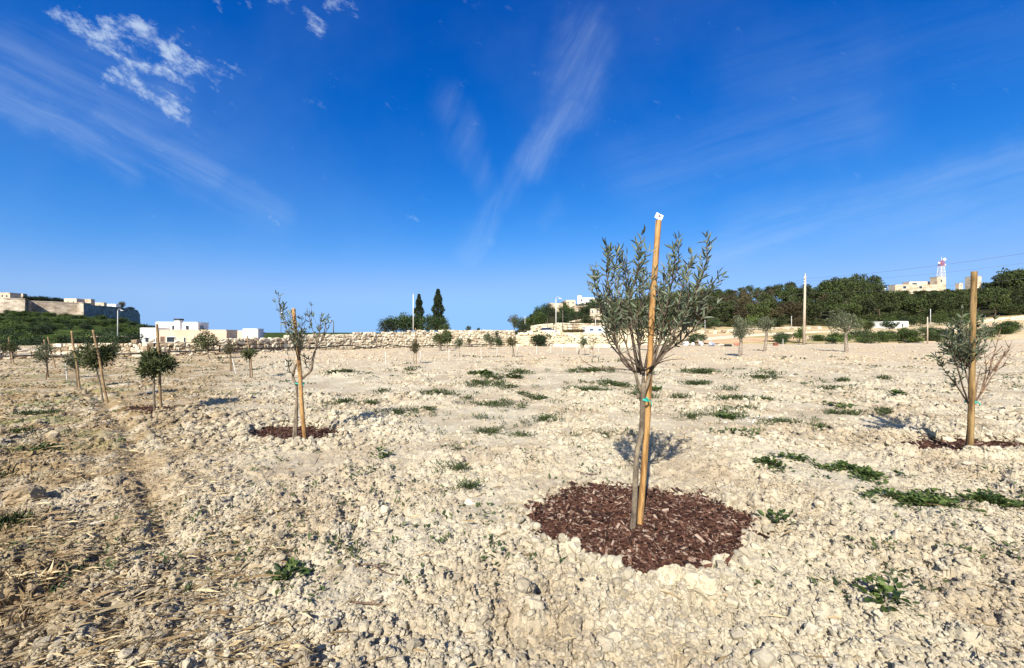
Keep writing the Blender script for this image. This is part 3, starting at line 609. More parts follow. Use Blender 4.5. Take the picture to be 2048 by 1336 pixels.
def twiggy(mbw, mbl, pts, r0, r1, rg, leafspec, side_n=0, side_l=.18, leaf_from=.3, n=14):
    """one branch: a tube, side shoots and paired leaves along it"""
    P = spline(pts, n); mbw.tube(P, np.linspace(r0, r1, n), 5)
    Ln, Wd, gap = leafspec
    def foliate(Q, f0):
        seg_ = np.linalg.norm(np.diff(Q, axis=0), axis=1); tot = seg_.sum(); k = max(2, int(tot * (1 - f0) / gap)); t = np.linspace(f0, 1, k) * (len(Q) - 1)
        i = np.clip(t.astype(int), 0, len(Q) - 2); f = (t - i)[:, None]; pos = Q[i] * (1 - f) + Q[i + 1] * f; ax = unit(Q[i + 1] - Q[i])
        for sgn in (0, 1):
            ang = np.arange(k) * 1.57 + sgn * np.pi + rg.normal(0, .35, k); ref = np.array([.3, .8, .2]); a = unit(np.cross(ax, ref)); b_ = np.cross(ax, a)
            side = np.cos(ang)[:, None] * a + np.sin(ang)[:, None] * b_; d = ax * rg.uniform(.55, 1.1, k)[:, None] + side * rg.uniform(.5, 1.0, k)[:, None] + rg.normal(0, .12, (k, 3))
            m = rg.uniform(0, 1, k) < .86; s = Ln * rg.uniform(.6, 1.15, k)
            leaves(mbl, pos[m], d[m], s[m], s[m] * Wd / Ln * rg.uniform(.8, 1.2, m.sum()), rg, LEAF_LONG)
        d = ax[-1:] + rg.normal(0, .1, (1, 3)); leaves(mbl, Q[-1:], d, np.array([Ln * .9]), np.array([Wd * .8]), rg, LEAF_LONG)
    foliate(P, leaf_from)
    for s in range(side_n):
        t = rg.uniform(.25, .95); i = int(t * (n - 1)); i = min(i, n - 2); ax = unit(P[i + 1] - P[i]); d = unit(ax * .9 + rg.normal(0, .36, 3) + np.array([0, 0, .55])); l = side_l * rg.uniform(.45, 1.2)
        Q = spline([P[i], P[i] + d * l * .5 + rg.normal(0, .01, 3), P[i] + d * l + np.array([0, 0, .15 * l])], 7)
        mbw.tube(Q, np.linspace(r1 * 1.5, r1 * .7, 7), 4); foliate(Q, .12)

def main_olive():
    rg = np.random.default_rng(31); D0 = depth_of(1068); x, y = gp(1265, 1068)
    root = thing('olive_sapling', (x, y, hz(x, y)), 'tallest open crowned olive sapling tied to the stake with a white card', 'olive tree', 'young olives planted in the field')
    T = lambda px, py, dd=0.0: np.array(at(px, py, D0 + dd))
    wood, lf, tr = MB(), MB(), MB()
    trunk = [T(1262, 1078), T(1268, 1030), T(1271, 960), T(1274, 905), T(1283, 860), T(1285, 800), T(1288, 765)]
    P = spline(trunk, 36); tr.tube(P, np.linspace(.0205, .0185, 36) * (1 + .05 * np.sin(np.linspace(0, 22, 36)) + .25 * np.exp(-np.linspace(0, 1, 36) * 30)), 12)
    tr.tube(spline([T(1286, 790), T(1277, 770), T(1270, 745), T(1262, 735)], 10), np.linspace(.013, .009, 10), 8)
    tr.tube(spline([T(1287, 785), T(1296, 765), T(1302, 742, .02)], 10), np.linspace(.014, .009, 10), 8)
    tr.tube(spline([T(1285, 800), T(1286, 770, .03), T(1288, 735, .07)], 10), np.linspace(.015, .010, 10), 8)
    tr.tube(np.array([T(1277, 798), T(1276, 786)]), [.012, .011], 8)
    sp = (.078, .0135, .026)
    # scaffold limbs traced from the photograph, each with its own depth
    limbs = [([(1270, 745, 0), (1245, 722, -.05), (1232, 665, -.12), (1218, 590, -.16), (1216, 545, -.18), (1221, 503, -.18)], 7),
             ([(1272, 748, .0), (1256, 700, .06), (1240, 640, .15), (1234, 570, .20), (1228, 530, .22)], 7),
             ([(1276, 745, .0), (1264, 690, -.10), (1258, 620, -.14), (1268, 560, -.16), (1274, 520, -.16), (1276, 490, -.15)], 5),
             ([(1280, 745, .04), (1268, 680, .22), (1262, 620, .28), (1252, 560, .30), (1246, 520, .28)], 7),
             ([(1283, 742, .05), (1280, 690, .20), (1284, 640, .26), (1282, 580, .28), (1284, 545, .28)], 7),
             ([(1282, 748, 0), (1280, 700, -.18), (1274, 650, -.25), (1282, 600, -.28), (1286, 560, -.28)], 6),
             ([(1300, 745, .02), (1316, 700, -.06), (1332, 640, -.10), (1342, 570, -.12), (1346, 530, -.12), (1347, 500, -.12)], 8),
             ([(1302, 742, .03), (1322, 705, .10), (1344, 650, .16), (1362, 590, .20), (1374, 545, .22), (1377, 530, .22)], 7),
             ([(1302, 742, .03), (1335, 700, -.02), (1368, 660, -.05), (1392, 600, -.08), (1408, 535, -.10), (1417, 488, -.10)], 6),
             ([(1300, 748, .02), (1322, 715, .05), (1362, 680, .05), (1402, 640, .05), (1434, 604, .05)], 4),
             ([(1298, 745, .03), (1310, 690, .20), (1322, 630, .28), (1330, 580, .30), (1334, 545, .30)], 8),
             ([(1300, 740, -.02), (1330, 690, -.18), (1362, 645, -.24), (1386, 600, -.26), (1398, 560, -.26)], 7),
             ([(1300, 742, .03), (1340, 690, .20), (1384, 640, .26), (1410, 600, .28), (1424, 570, .28)], 6),
             ([(1268, 742, 0), (1238, 700, -.02), (1214, 660, -.03), (1202, 610, -.04), (1192, 568, -.04), (1190, 556, -.04)], 3),
             ([(1264, 738, 0), (1240, 716, .10), (1218, 680, .20), (1206, 640, .24), (1210, 600, .24)], 5),
             ([(1290, 735, .06), (1300, 680, .34), (1306, 620, .36), (1310, 590, .36)], 7),
             ([(1292, 735, .06), (1318, 690, .34), (1352, 640, .40), (1372, 600, .40)], 6)]
    LIMBS = []
    for pts, sn in limbs:
        q = [T(a, b, c) for a, b, c in pts]
        for k in range(1, len(q)): q[k] = q[k] + rg.normal(0, .008, 3)
        wl = spline(q, 18); LIMBS.append(wl); twiggy(wood, lf, q, rg.uniform(.0075, .010), .0020, rg, sp, max(2, sn - 2), .15, .40, 18)
    # many fine shoots filling the middle of the vase
    for k in range(40):
        wl = LIMBS[rg.integers(0, len(LIMBS))]; i = int(rg.integers(5, 11)); p = wl[i]; o = p - T(1290, 700); l = rg.uniform(.14, .30)
        d = unit(np.array([o[0] * .30, o[1] * .5, .30]) + rg.normal(0, .075, 3)); q = [p, p + d * l * .5 + rg.normal(0, .012, 3), p + d * l + np.array([0, 0, .12 * l])]
        twiggy(wood, lf, q, .0045, .0016, rg, (.064, .0118, .026), 1, .12, .25, 9)
    for k in range(46):                                               # short brown side twigs crossing the middle
        wl = LIMBS[rg.integers(0, len(LIMBS))]; i = int(rg.integers(4, 13)); p = wl[i]; l = rg.uniform(.05, .14); d = unit(rg.normal(0, .55, 3) + np.array([0, 0, .7]))
        q = spline([p, p + d * l * .5 + rg.normal(0, .008, 3), p + d * l + rg.normal(0, .02, 3)], 6); wood.tube(q, np.linspace(.0032, .0012, 6), 4)
        if k % 2: leaves(lf, q[3:5], np.tile(d, (2, 1)) + rg.normal(0, .5, (2, 3)), np.array([.05, .055]), np.array([.010, .011]), rg, LEAF_LONG)
    for k in range(10):                                               # bare lower twigs
        a = rg.uniform(1225, 1370); dd = rg.uniform(-.25, .3)
        wood.tube(spline([T(1288, 742, 0), T((1288 + a) / 2, 722, dd * .5), T(a, rg.uniform(690, 718), dd)], 8), np.linspace(.006, .0015, 8), 4)
    droop = [T(1275, 742, -.02), T(1240, 738, -.05), T(1200, 737, -.08), T(1172, 726, -.10), T(1158, 712, -.11)]
    wood.tube(spline(droop, 16), np.linspace(.005, .0016, 16), 4)
    for px, py in ((1186, 728), (1198, 725), (1158, 711)): leaves(lf, np.array([T(px, py, -.1)]), rg.normal(0, .6, (1, 3)) + np.array([[.2, 0, .6]]), np.array([.05]), np.array([.013]), rg, LEAF_LONG)
    tr.build('trunk', M['bark'], root, True); wood.build('branches', M['twig'], root, True); lf.build('foliage', M['leaf'], root, True)
    tie(1288, 799, D0 + .02, .030, .012, 'bright green tie round the trunk and stake of the tallest olive')
main_olive()
stake(1280, 1058, 1316, 441, .0225, 'tall orange brown wooden stake topped with a white card', True, 'stake', D=depth_of(1062), tilt_d=-.02)

def open_sapling(name_px, label, trunk, tr_r, limbs, spec, fill, fill_box, seed, leafmat):
    rg = np.random.default_rng(seed); x, y = gp(*name_px); D0 = y
    root = thing('olive_sapling', (x, y, hz(x, y)), label, 'olive tree', 'young olives planted in the field')
    T = lambda px, py, dd=0.0: np.array(at(px, py, D0 + dd)); tr, wood, lf = MB(), MB(), MB()
    for tpts in trunk:
        P = spline([T(*p) for p in tpts], 20); tr.tube(P, np.linspace(tr_r, tr_r * .8, 20), 9)
    for pts, sn in limbs: twiggy(wood, lf, [T(*p) for p in pts], tr_r * .42, .003, rg, spec, max(2, sn - 2), .20, .35, 14)
    (fx, fy), (x0, x1, y0, y1) = fill_box
    for k in range(fill):
        a = rg.uniform(x0, x1); b = rg.uniform(y0, y1); dd = rg.uniform(-.35, .35)
        twiggy(wood, lf, [T(fx, fy), T((fx + a) / 2, (fy * .45 + b * .55), dd * .5), T(a, b, dd)], tr_r * .3, .0025, rg, spec, 1, .16, .5, 10)
    tr.build('trunk', M['bark'], root, True); wood.build('branches', M['twig'], root, True); lf.build('foliage', M[leafmat], root, True)
open_sapling((592, 880), 'thin wispy olive sapling leaning on a stake, crown split in two tufts',
    [[(592, 884), (593, 840), (594, 800), (593, 768)], [(587, 884), (590, 840), (593, 800)], [(593, 770), (586, 755), (590, 735), (598, 722)], [(593, 770), (606, 755), (622, 741), (625, 722), (630, 702)]], .019,
    [([(598, 724, 0), (592, 700, .1), (580, 660, .15), (567, 630, .15), (566, 610, .15)], 6), ([(598, 724, 0), (588, 690, -.15), (572, 655, -.2), (561, 622, -.2)], 6), ([(598, 724, 0), (600, 690, .1), (603, 660, .15), (604, 640, .15)], 6),
     ([(600, 722, 0), (593, 690, -.2), (590, 665, -.2), (583, 628, -.2)], 6), ([(630, 702, 0), (632, 680, .05), (622, 650, .1), (616, 626, .1)], 4), ([(630, 702, 0), (638, 675, 0), (640, 655, 0), (643, 634, 0)], 5), ([(631, 700, 0), (645, 675, .1), (650, 655, .1), (652, 640, .1)], 4),
     ([(588, 752, 0), (580, 742, -.1), (576, 730, -.15)], 2), ([(622, 741, 0), (612, 730, .1), (608, 715, .2)], 2)],
    (.085, .019, .060), 9, ((597, 726), (582, 608, 640, 705)), 77, 'leaf')
stake(612, 882, 588, 617, .026, 'leaning wooden stake beside the thin wispy olive sapling', mat='stake', tilt_d=.05)
tie(600, 767, depth_of(880), .06, .012, 'faded green tie on the thin wispy olive sapling')
open_sapling((1934, 907), 'olive sapling at the right edge with bare twigs on one side',
    [[(1934, 910), (1938, 870), (1942, 830), (1943, 790)], [(1943, 792), (1942, 760), (1944, 725)]], .026,
    [([(1940, 812, 0), (1926, 775, -.15), (1916, 740, -.25), (1905, 705, -.3), (1896, 680, -.3)], 7), ([(1940, 812, 0), (1912, 770, -.1), (1890, 742, -.15), (1876, 718, -.18)], 6),
     ([(1943, 790, 0), (1930, 740, .15), (1912, 700, .25), (1905, 660, .25)], 8), ([(1944, 730, 0), (1936, 700, -.2), (1925, 665, -.25), (1920, 648, -.25)], 8), ([(1944, 730, 0), (1950, 700, .1), (1948, 670, .15), (1946, 650, .15)], 8),
     ([(1944, 735, 0), (1962, 705, 0), (1972, 680, 0), (1976, 662, 0)], 6), ([(1944, 740, 0), (1925, 715, -.2), (1900, 695, -.3), (1885, 690, -.3)], 6)],
    (.080, .022, .044), 30, ((1943, 735), (1888, 1972, 655, 728)), 78, 'leaf')
def bare_twigs():
    rg = np.random.default_rng(5); D = depth_of(907); T = lambda a, b, c=0.: np.array(at(a, b, D + c)); mb = MB()
    root = [o for o in bpy.data.objects if o.get('label', '').startswith('olive sapling at the right edge')][0]
    for pts in ([(1946, 810), (1962, 785), (1975, 755), (1990, 700), (2002, 655)], [(1946, 810), (1968, 780), (1990, 745), (2010, 730)], [(1962, 785), (1972, 740), (1968, 705)], [(1975, 755), (2000, 720), (2020, 690)], [(1950, 800), (1955, 760), (1962, 735)], [(1990, 742), (2002, 720), (2018, 700)], [(1980, 740), (1985, 715), (1996, 708)]):
        P = spline([T(a, b, .08 * i) for i, (a, b) in enumerate(pts)], 14); mb.tube(P, np.linspace(.010, .003, 14), 5)
        for k in range(5):
            i = rg.integers(4, 13); d = unit(rg.normal(0, .5, 3) + np.array([.2, 0, .7])); mb.tube(np.array([P[i], P[i] + d * .07, P[i] + d * .15]), [.004, .003, .002], 4)
    mb.build('bare_twigs', M['dead_twig'], root, True)
bare_twigs()
stake(1940, 909, 1948, 543, .030, 'thick brown wooden stake at the right edge of the field', mat='stake_brown', tilt_d=.0)
tie(1941, 803, depth_of(907), .045, .022, 'green tie wound round the olive at the right edge')

def crown_cards(mb, c, rx, ry, rz, n, L_, W_, rg, clumps=14, spread=.42, upb=.5):
    c = np.asarray(c, float); d = unit(rg.normal(size=(clumps, 3))); cc = d * rg.uniform(.35, .85, (clumps, 1)) * np.array([rx, ry, rz])
    k = rg.integers(0, clumps, n); o = rg.normal(size=(n, 3)); o = unit(o) * rg.uniform(0, 1, (n, 1)) ** .45 * np.array([rx, ry, rz]) * spread * rg.uniform(.65, 1.25, (clumps, 1))[k]
    p = cc[k] + o; dirs = unit(o / np.array([rx, ry, rz])) + rg.normal(0, .6, (n, 3)) + np.array([0, 0, upb])
    s = L_ * rg.uniform(.6, 1.3, n); leaves(mb, c + p, dirs, s, s * W_ / L_, rg)
    return c + cc
def sapling(bx, by, cx, cy, rx, ry, label, n=1100, leaf='leaf_far', trunk='bark', tr=.020, stakes=(), seed=0, thick=1.0, leafL=.075, sx=1.0, sbase=.0):
    rg = np.random.default_rng(1000 + int(bx)); x, y = gp(bx, by); z = hz(x, y); D = y
    root = thing('olive_sapling' if thick < 1.5 else 'olive_tree', (x, y, z), label, 'olive tree', 'young olives planted in the field' if thick < 1.5 else 'older olives with grey trunks')
    c = np.array(at(cx, cy, D)); s = D / F; tw, lf = MB(), MB()
    cl = crown_cards(lf, c, rx * s, rx * s * .95, ry * s, n, leafL * max(1, D / 14), leafL * .30 * max(1, D / 14), rg, 16)
    fork = np.array([c[0] * .8 + x * .2, y, c[2] - ry * s * .75]); R0 = tr * thick
    P = spline([(x, y, z - .05), ((x + fork[0]) / 2 + rg.normal(0, .02), y, (z + fork[2]) / 2), fork], 12); tw.tube(P, np.linspace(R0 * (1.25 if thick > 1.5 else 1), R0 * .8, 12), 8)
    for q in cl: tw.tube(spline([fork, (fork + q) / 2 + rg.normal(0, .05, 3) * s * rx, q], 6), np.linspace(R0 * .42, R0 * .12, 6), 5)
    tw.build('trunk', M[trunk], root, True); lf.build('crown', M[leaf], root)
    for sb, lb in stakes: stake(*sb, max(.022, .70 * D / F), lb)
sapling(310, 826, 307, 726, 33, 29, 'olive sapling with the largest dense round head on the left', 2600, stakes=[((323, 825, 315, 648), 'upright stake beside the largest round headed olive on the left')])
sapling(207, 801, 189, 716, 28, 27, 'dark olive sapling whose head leans left of its trunk', 2300, stakes=[((216, 803, 187, 660), 'strongly leaning stake with a pale cut top by the dark leaning olive')])
sapling(153, 776, 150, 723, 17, 21, 'small greyish olive sapling directly left of the dark leaning olive', 700, 'leaf_pale', stakes=[((161, 779, 143, 662), 'leaning stake with a pale cut top by the small greyish olive')])
sapling(91, 760, 93, 706, 18, 22, 'pale grey green olive sapling near the left edge', 900, 'leaf_pale', stakes=[((97, 757, 89, 679), 'shorter upright stake through the pale grey green olive'), ((112, 738, 95, 674), 'thin leaning stake behind the pale grey green olive')])
sapling(23, 729, 18, 694, 17, 10, 'dark flat topped olive sapling at the far left edge', 900, stakes=[((28, 727, 17, 675), 'thin stake beside the dark flat topped olive at the left edge')])
sapling(227, 719, 226, 700, 13, 14, 'bushy olive sapling close to the rubble wall behind the leaning olive', 900, stakes=[((233, 718, 224, 684), 'thin stake beside the bushy olive close to the wall')])
sapling(419, 719, 412, 682, 22, 23, 'dark unstaked olive with a broad ragged head before the white villa', 1500, tr=.035, leafL=.08)
sapling(462, 743, 460, 697, 11, 15, 'thin brownish olive sapling behind a white post', 420, 'leaf_brown', stakes=[((464, 741, 457, 676), 'slim stake rising from the thin brownish olive')])
sapling(501, 758, 498, 707, 15, 11, 'small olive sapling with a fan shaped dark head', 800, stakes=[((506, 756, 495, 672), 'slim stake behind the fan shaped olive head')])
sapling(829, 729, 829, 695, 9, 12, 'small dark egg shaped olive sapling before the middle of the wall', 700, 'leaf_brown', stakes=[((833, 729, 831, 656), 'tall thin stake at the small egg shaped olive')])
sapling(880, 703, 881, 676, 14, 13, 'old grey trunked olive before the wall, front one of a close pair', 900, trunk='old_trunk', tr=.06, thick=1.8, leafL=.09)
sapling(893, 698, 894, 674, 10, 14, 'greener olive standing right behind its grey trunked neighbour', 800, trunk='old_trunk', tr=.05, thick=1.8, leafL=.09)
sapling(919, 713, 918, 687, 9, 9, 'pale little olive sapling right of the close pair', 380, 'leaf_pale')
sapling(981, 698, 979, 678, 12, 11, 'sparse silvery olive near the gap in the wall', 420, 'leaf_pale', trunk='old_trunk', tr=.05, thick=1.8, leafL=.09)
sapling(1025, 716, 1024, 684, 11, 9, 'brown leaved olive sapling in front of the wall gap', 600, 'leaf_brown', stakes=[((1029, 714, 1022, 664), 'thin stake above the brown leaved olive')])
sapling(1187, 716, 1185, 686, 12, 18, 'almost leafless yellowish sapling left of the tallest olive', 150, 'leaf_pale')
sapling(1170, 711, 1167, 683, 6, 12, 'narrow grey green sapling before the plastered wall', 420, 'leaf_pale')
sapling(1480, 714, 1483, 657, 22, 27, 'grey green olive tree with thick trunk, leftmost of the three on the right', 2100, 'leaf_pale', 'old_trunk', .055, thick=1.8, leafL=.07)
sapling(1529, 704, 1535, 650, 22, 16, 'olive tree with a forked pale trunk and wide flat crown', 1500, 'leaf_pale', 'old_trunk', .055, thick=1.8, leafL=.07)
sapling(1693, 705, 1691, 645, 28, 24, 'largest round olive tree with thick trunk on the right of the field', 2300, 'leaf_pale', 'old_trunk', .065, thick=1.8, leafL=.07)

# white marker posts
POSTS = [(134, 727, 761, -3, 'white marker post on the left near the greyish olive'), (472, 716, 749, -7, 'white marker post tilted beside the thin brownish olive'), (573, 720, 743, -2, 'white marker post just left of the wispy olive'),
         (771, 704, 731, 0, 'white marker post standing left of the small egg shaped olive')] + [(a, b, c, 0, None) for a, b, c in ((841, 702, 726), (898, 698, 720), (962, 697, 716), (994, 695, 715), (1035, 692, 712), (1073, 690, 709), (1101, 688, 707), (1125, 688, 705), (1154, 687, 705), (1176, 687, 705), (1197, 688, 705), (1222, 689, 703))] + [(1566, 678, 692, 0, 'white marker post near the rusty drum')]
pm = None
for px, yt, yb, lean, lb in POSTS:
    x, y = gp(px, yb); h = (yb - yt) / F * y
    if pm is None:
        mb = MB(); mb.tube(np.array([[0, 0, -.06], [0, 0, .5], [0, 0, .955], [0, 0, 1.0]]), [.022, .022, .022, .008], 8); o = mb.build('marker_post', M['white_post'], None); pm = o.data
    else: o = bpy.data.objects.new('marker_post', pm); col.objects.link(o)
    w = max(.6, .42 * y / F / .022); o.location = (x, y, hz(x, y)); o.scale = (w, w, h); o.rotation_euler = (0, math.atan(lean / (yb - yt)), 0)
    tag(o, lb or 'white marker post in the long row before the wall', 'post', 'white marker posts in the field')

# ------------------------------------------------------------------ walls of rough stone
BOX26 = (lambda g: g)(None)
def rounded_box():
    bm = bmesh.new(); bmesh.ops.create_cube(bm, size=2); bmesh.ops.subdivide_edges(bm, edges=bm.edges[:], cuts=1, use_grid_fill=True)
    V = np.array([v.co[:] for v in bm.verts]); f = np.array([[v.index for v in q.verts] for q in bm.faces]); bm.free()
    n = np.linalg.norm(V, axis=1)[:, None]; return V * (.74 + .26 * 1.15 / n), f
RB = rounded_box()
def rubble_wall(name, path, tops, label, sc=.30, thick=.5, seed=1, mat='stone', core='mortar', grow=1.0, split=None, mat2='pale_stone'):
    """path: (px, py of the foot); tops: py of the top at each"""
    r = np.random.default_rng(seed); W = np.array([gp(*p) for p in path]); Hh = np.array([CAM_H + (HY - t) / F * w[1] for t, w in zip(tops, W)])
    seg_ = np.linalg.norm(np.diff(W, axis=0), axis=1); S = np.concatenate([[0], np.cumsum(seg_)]); Ltot = S[-1]
    fx = lambda s: np.stack([np.interp(s, S, W[:, 0]), np.interp(s, S, W[:, 1])], -1); fh = lambda s: np.interp(s, S, Hh)
    mb = MB(); mb2 = MB(); root = thing(name, (W[0][0], W[0][1], 0), label, 'stone wall'); s_split = 1e9 if split is None else float(np.interp(split, [p[0] for p in path], S))
    z = 0; course = 0
    while True:
        ch = sc * r.uniform(.6, 1.1); s = -r.uniform(0, sc)
        if z > Hh.max(): break
        while s < Ltot:
            l = sc * float(np.clip(np.exp(r.normal(.05, .45)), .5, 2.4)); sm = s + l / 2; top = float(fh(sm))
            if z + ch * .55 < top + r.uniform(-.06, .10):
                p = fx(np.array([sm]))[0]; t = unit(fx(np.array([sm + .2]))[0] - fx(np.array([sm - .2]))[0]); n = np.array([t[1], -t[0]])
                if np.all(np.isfinite(t)) and np.linalg.norm(t) > .5:
                    a = r.normal(0, .07); Rm = np.array([[t[0], n[0], 0], [t[1], n[1], 0], [0, 0, 1]]); Rm = Rm @ np.array([[math.cos(a), 0, math.sin(a)], [0, 1, 0], [-math.sin(a), 0, math.cos(a)]])
                    Sx = np.diag([l / 2 * .98, .20, ch / 2 * r.uniform(.85, 1.02)]); V = RB[0] * (1 + r.normal(0, .11, RB[0].shape)) @ (Rm @ Sx).T; V[:, 2] += r.normal(0, ch * .10)
                    (mb if sm < s_split + r.normal(0, 1.2) else mb2).add(V + np.array([p[0], p[1], z + ch / 2]) + np.array([n[0], n[1], 0]) * (thick / 2 - .12 + r.normal(0, .035)), RB[1])
            s += l
        z += ch * .95; course += 1
    mb.build('stone_facing', M[mat], root)
    if mb2.V: mb2.build('stone_facing', M[mat2], root)['label'] = 'paler cream rubble facing'
    cb = MB(); n = len(W); T = unit(np.gradient(W, axis=0)); Nn = np.stack([T[:, 1], -T[:, 0]], 1); fr = W + Nn * (thick / 2 - .17); bk = W - Nn * thick / 2
    cb.prism(np.vstack([fr, bk[::-1]]), -.1, np.concatenate([Hh - .10, (Hh - .10)[::-1]])); cb.build('wall_core', M[core], root)
    return root
rubble_wall('rubble_wall', [(-140, 722), (0, 718), (100, 715), (300, 713), (440, 709), (600, 702), (760, 697), (900, 694), (1025, 692)], [704, 697, 690, 683, 680, 671, 665, 661, 661], 'long dry rubble stone wall bounding the field on the left and middle', .25, .6, 3, split=600)
rubble_wall('stone_wall', [(1033, 692), (1060, 692), (1130, 691), (1240, 690), (1345, 690)], [668, 663, 664, 666, 672], 'plastered pale stone wall with rows of weep holes right of the gap', .30, .6, 4, 'render_wall', 'render_wall')
def weep_holes():
    wl = [o for o in bpy.data.objects if o.name == 'stone_wall'][0]; mb = MB(); r = np.random.default_rng(3)
    for row, y0 in ((0, 676), (1, 680)):
        for px in np.arange(1106, 1235, 11) + 5 * row: D = depth_of(691) - .36 + r.uniform(-.02, .02); mb.box(at(px + r.uniform(-2, 2), y0 + (px - 1100) * .02, D), (1, 0, 0), (0, 1, 0), (0, 0, 1), .05, .05, .05)
    mb.build('weep_holes', M['dark_cap'], wl)
    k = MB(); P = [gp(1106, 694), gp(1180, 695), gp(1240, 695), gp(1262, 695)]
    fr = np.array(P); k.prism(np.vstack([fr, (fr + np.array([0, .5]))[::-1]]), -.05, .28); tag(k.build('low_kerb_wall', M['render_wall'], None), 'low pale kerb wall at the foot of the plastered wall', 'low wall')
weep_holes()
def pipe_run():
    mb = MB(); pts = []
    for px, py in ((-60, 716), (30, 712), (90, 711), (160, 712), (240, 708), (330, 704), (420, 701), (500, 697), (580, 696), (640, 695), (700, 691), (735, 696), (780, 690), (820, 694), (860, 691), (905, 691), (960, 689), (1010, 690)):
        b = np.interp(px, [0, 100, 300, 440, 600, 760, 900, 1025], [718, 715, 713, 709, 702, 697, 694, 692]); D = depth_of(b) - .62; pts.append(at(px, py, D))
    mb.tube(spline(np.array([p[:] for p in pts]), 140), .045, 7)
    tag(mb.build('water_pipe', M['pipe'], None, True), 'black water pipe running wavily along the rubble wall', 'pipe')
pipe_run()

# ------------------------------------------------------------------ far trees
def tree_meshes(kind, seed):
    """crown and trunk meshes of a unit tree (height 1, foot at the origin)"""
    rg = np.random.default_rng(seed); tw, lf = MB(), MB()
    if kind == 'pine':
        h0 = rg.uniform(.22, .32); c = np.array([rg.normal(0, .04), rg.normal(0, .04), .60]); cl = crown_cards(lf, c, .42, .42, .37, 1900, .056, .034, rg, 15, .33, .6); fk = np.array([c[0] * .5, c[1] * .5, h0])
    elif kind == 'tall_pine':
        c = np.array([rg.normal(0, .04), 0, .80]); cl = crown_cards(lf, c, .30, .30, .19, 1100, .050, .03, rg, 12, .42, .6); fk = np.array([0, 0, .55])
    elif kind == 'cypress':
        n = 2600; t = rg.uniform(.04, 1, n) ** .85; rr = .11 * np.clip((1 - t) * 2.2, 0, 1) ** .75 * (1 + .25 * np.sin(t * 26 + seed)) * np.clip(t * 8, .4, 1); a = rg.uniform(0, 2 * np.pi, n); q = rr * rg.uniform(.55, 1.1, n)
        p = np.stack([q * np.cos(a), q * np.sin(a), t], 1); d = np.stack([np.cos(a) * .5, np.sin(a) * .5, np.ones(n)], 1) + rg.normal(0, .25, (n, 3)); leaves(lf, p, d, np.full(n, .055), np.full(n, .026), rg)
        cl = []; fk = np.array([0, 0, .9])
    elif kind == 'sparse':
        c = np.array([0, 0, .68]); cl = crown_cards(lf, c, .38, .36, .30, 520, .055, .03, rg, 14, .34, .5); fk = np.array([0, 0, .36])
    else:                                                            # rounded evergreen
        c = np.array([0, 0, .56]); cl = crown_cards(lf, c, .46, .46, .44, 1700, .065, .04, rg, 20, .42, .4); fk = np.array([0, 0, .25])
    tw.tube(spline([(0, 0, -.03), fk * .5 + np.array([rg.normal(0, .012), 0, 0]), fk], 7), np.linspace(.028, .016, 7), 7)
    for q in cl: tw.tube(spline([fk, (fk + q) / 2 + rg.normal(0, .02, 3), q], 5), np.linspace(.012, .004, 5), 5)
    return tw, lf
PROTO = {}
def far_tree(name, kind, var, leafmat, x, y, z, h, label, group, w=1.0):
    key = (kind, var, leafmat)
    if key not in PROTO:
        tw, lf = tree_meshes(kind, 300 + var * 7 + len(kind)); a = lf.build('crown', M[leafmat], None); b = tw.build('trunk', M['dead_trunk'], None, True); PROTO[key] = (a, b, [True])
        a2, b2 = a, b
    else:
        a, b, _ = PROTO[key]; a2, b2 = a.copy(), b.copy(); a2.name = 'crown'; b2.name = 'trunk'; col.objects.link(a2); col.objects.link(b2)
    root = thing(name, (x, y, z), label, 'tree', group); root.scale = (h * w, h * w, h); root.rotation_euler = (0, 0, random.uniform(0, 6.28)); a2.parent = root; b2.parent = root
    return root
SKY_PX = [1236, 1300, 1344, 1400, 1440, 1475, 1500, 1520, 1560, 1600, 1625, 1650, 1660, 1700, 1748, 1758, 1775, 1880, 1905, 1965, 1985, 2010, 2048, 2200]
SKY_PY = [604, 590, 582, 571, 577, 575, 566, 571, 565, 562, 574, 571, 555, 549, 549, 572, 581, 580, 577, 577, 562, 540, 535, 530]
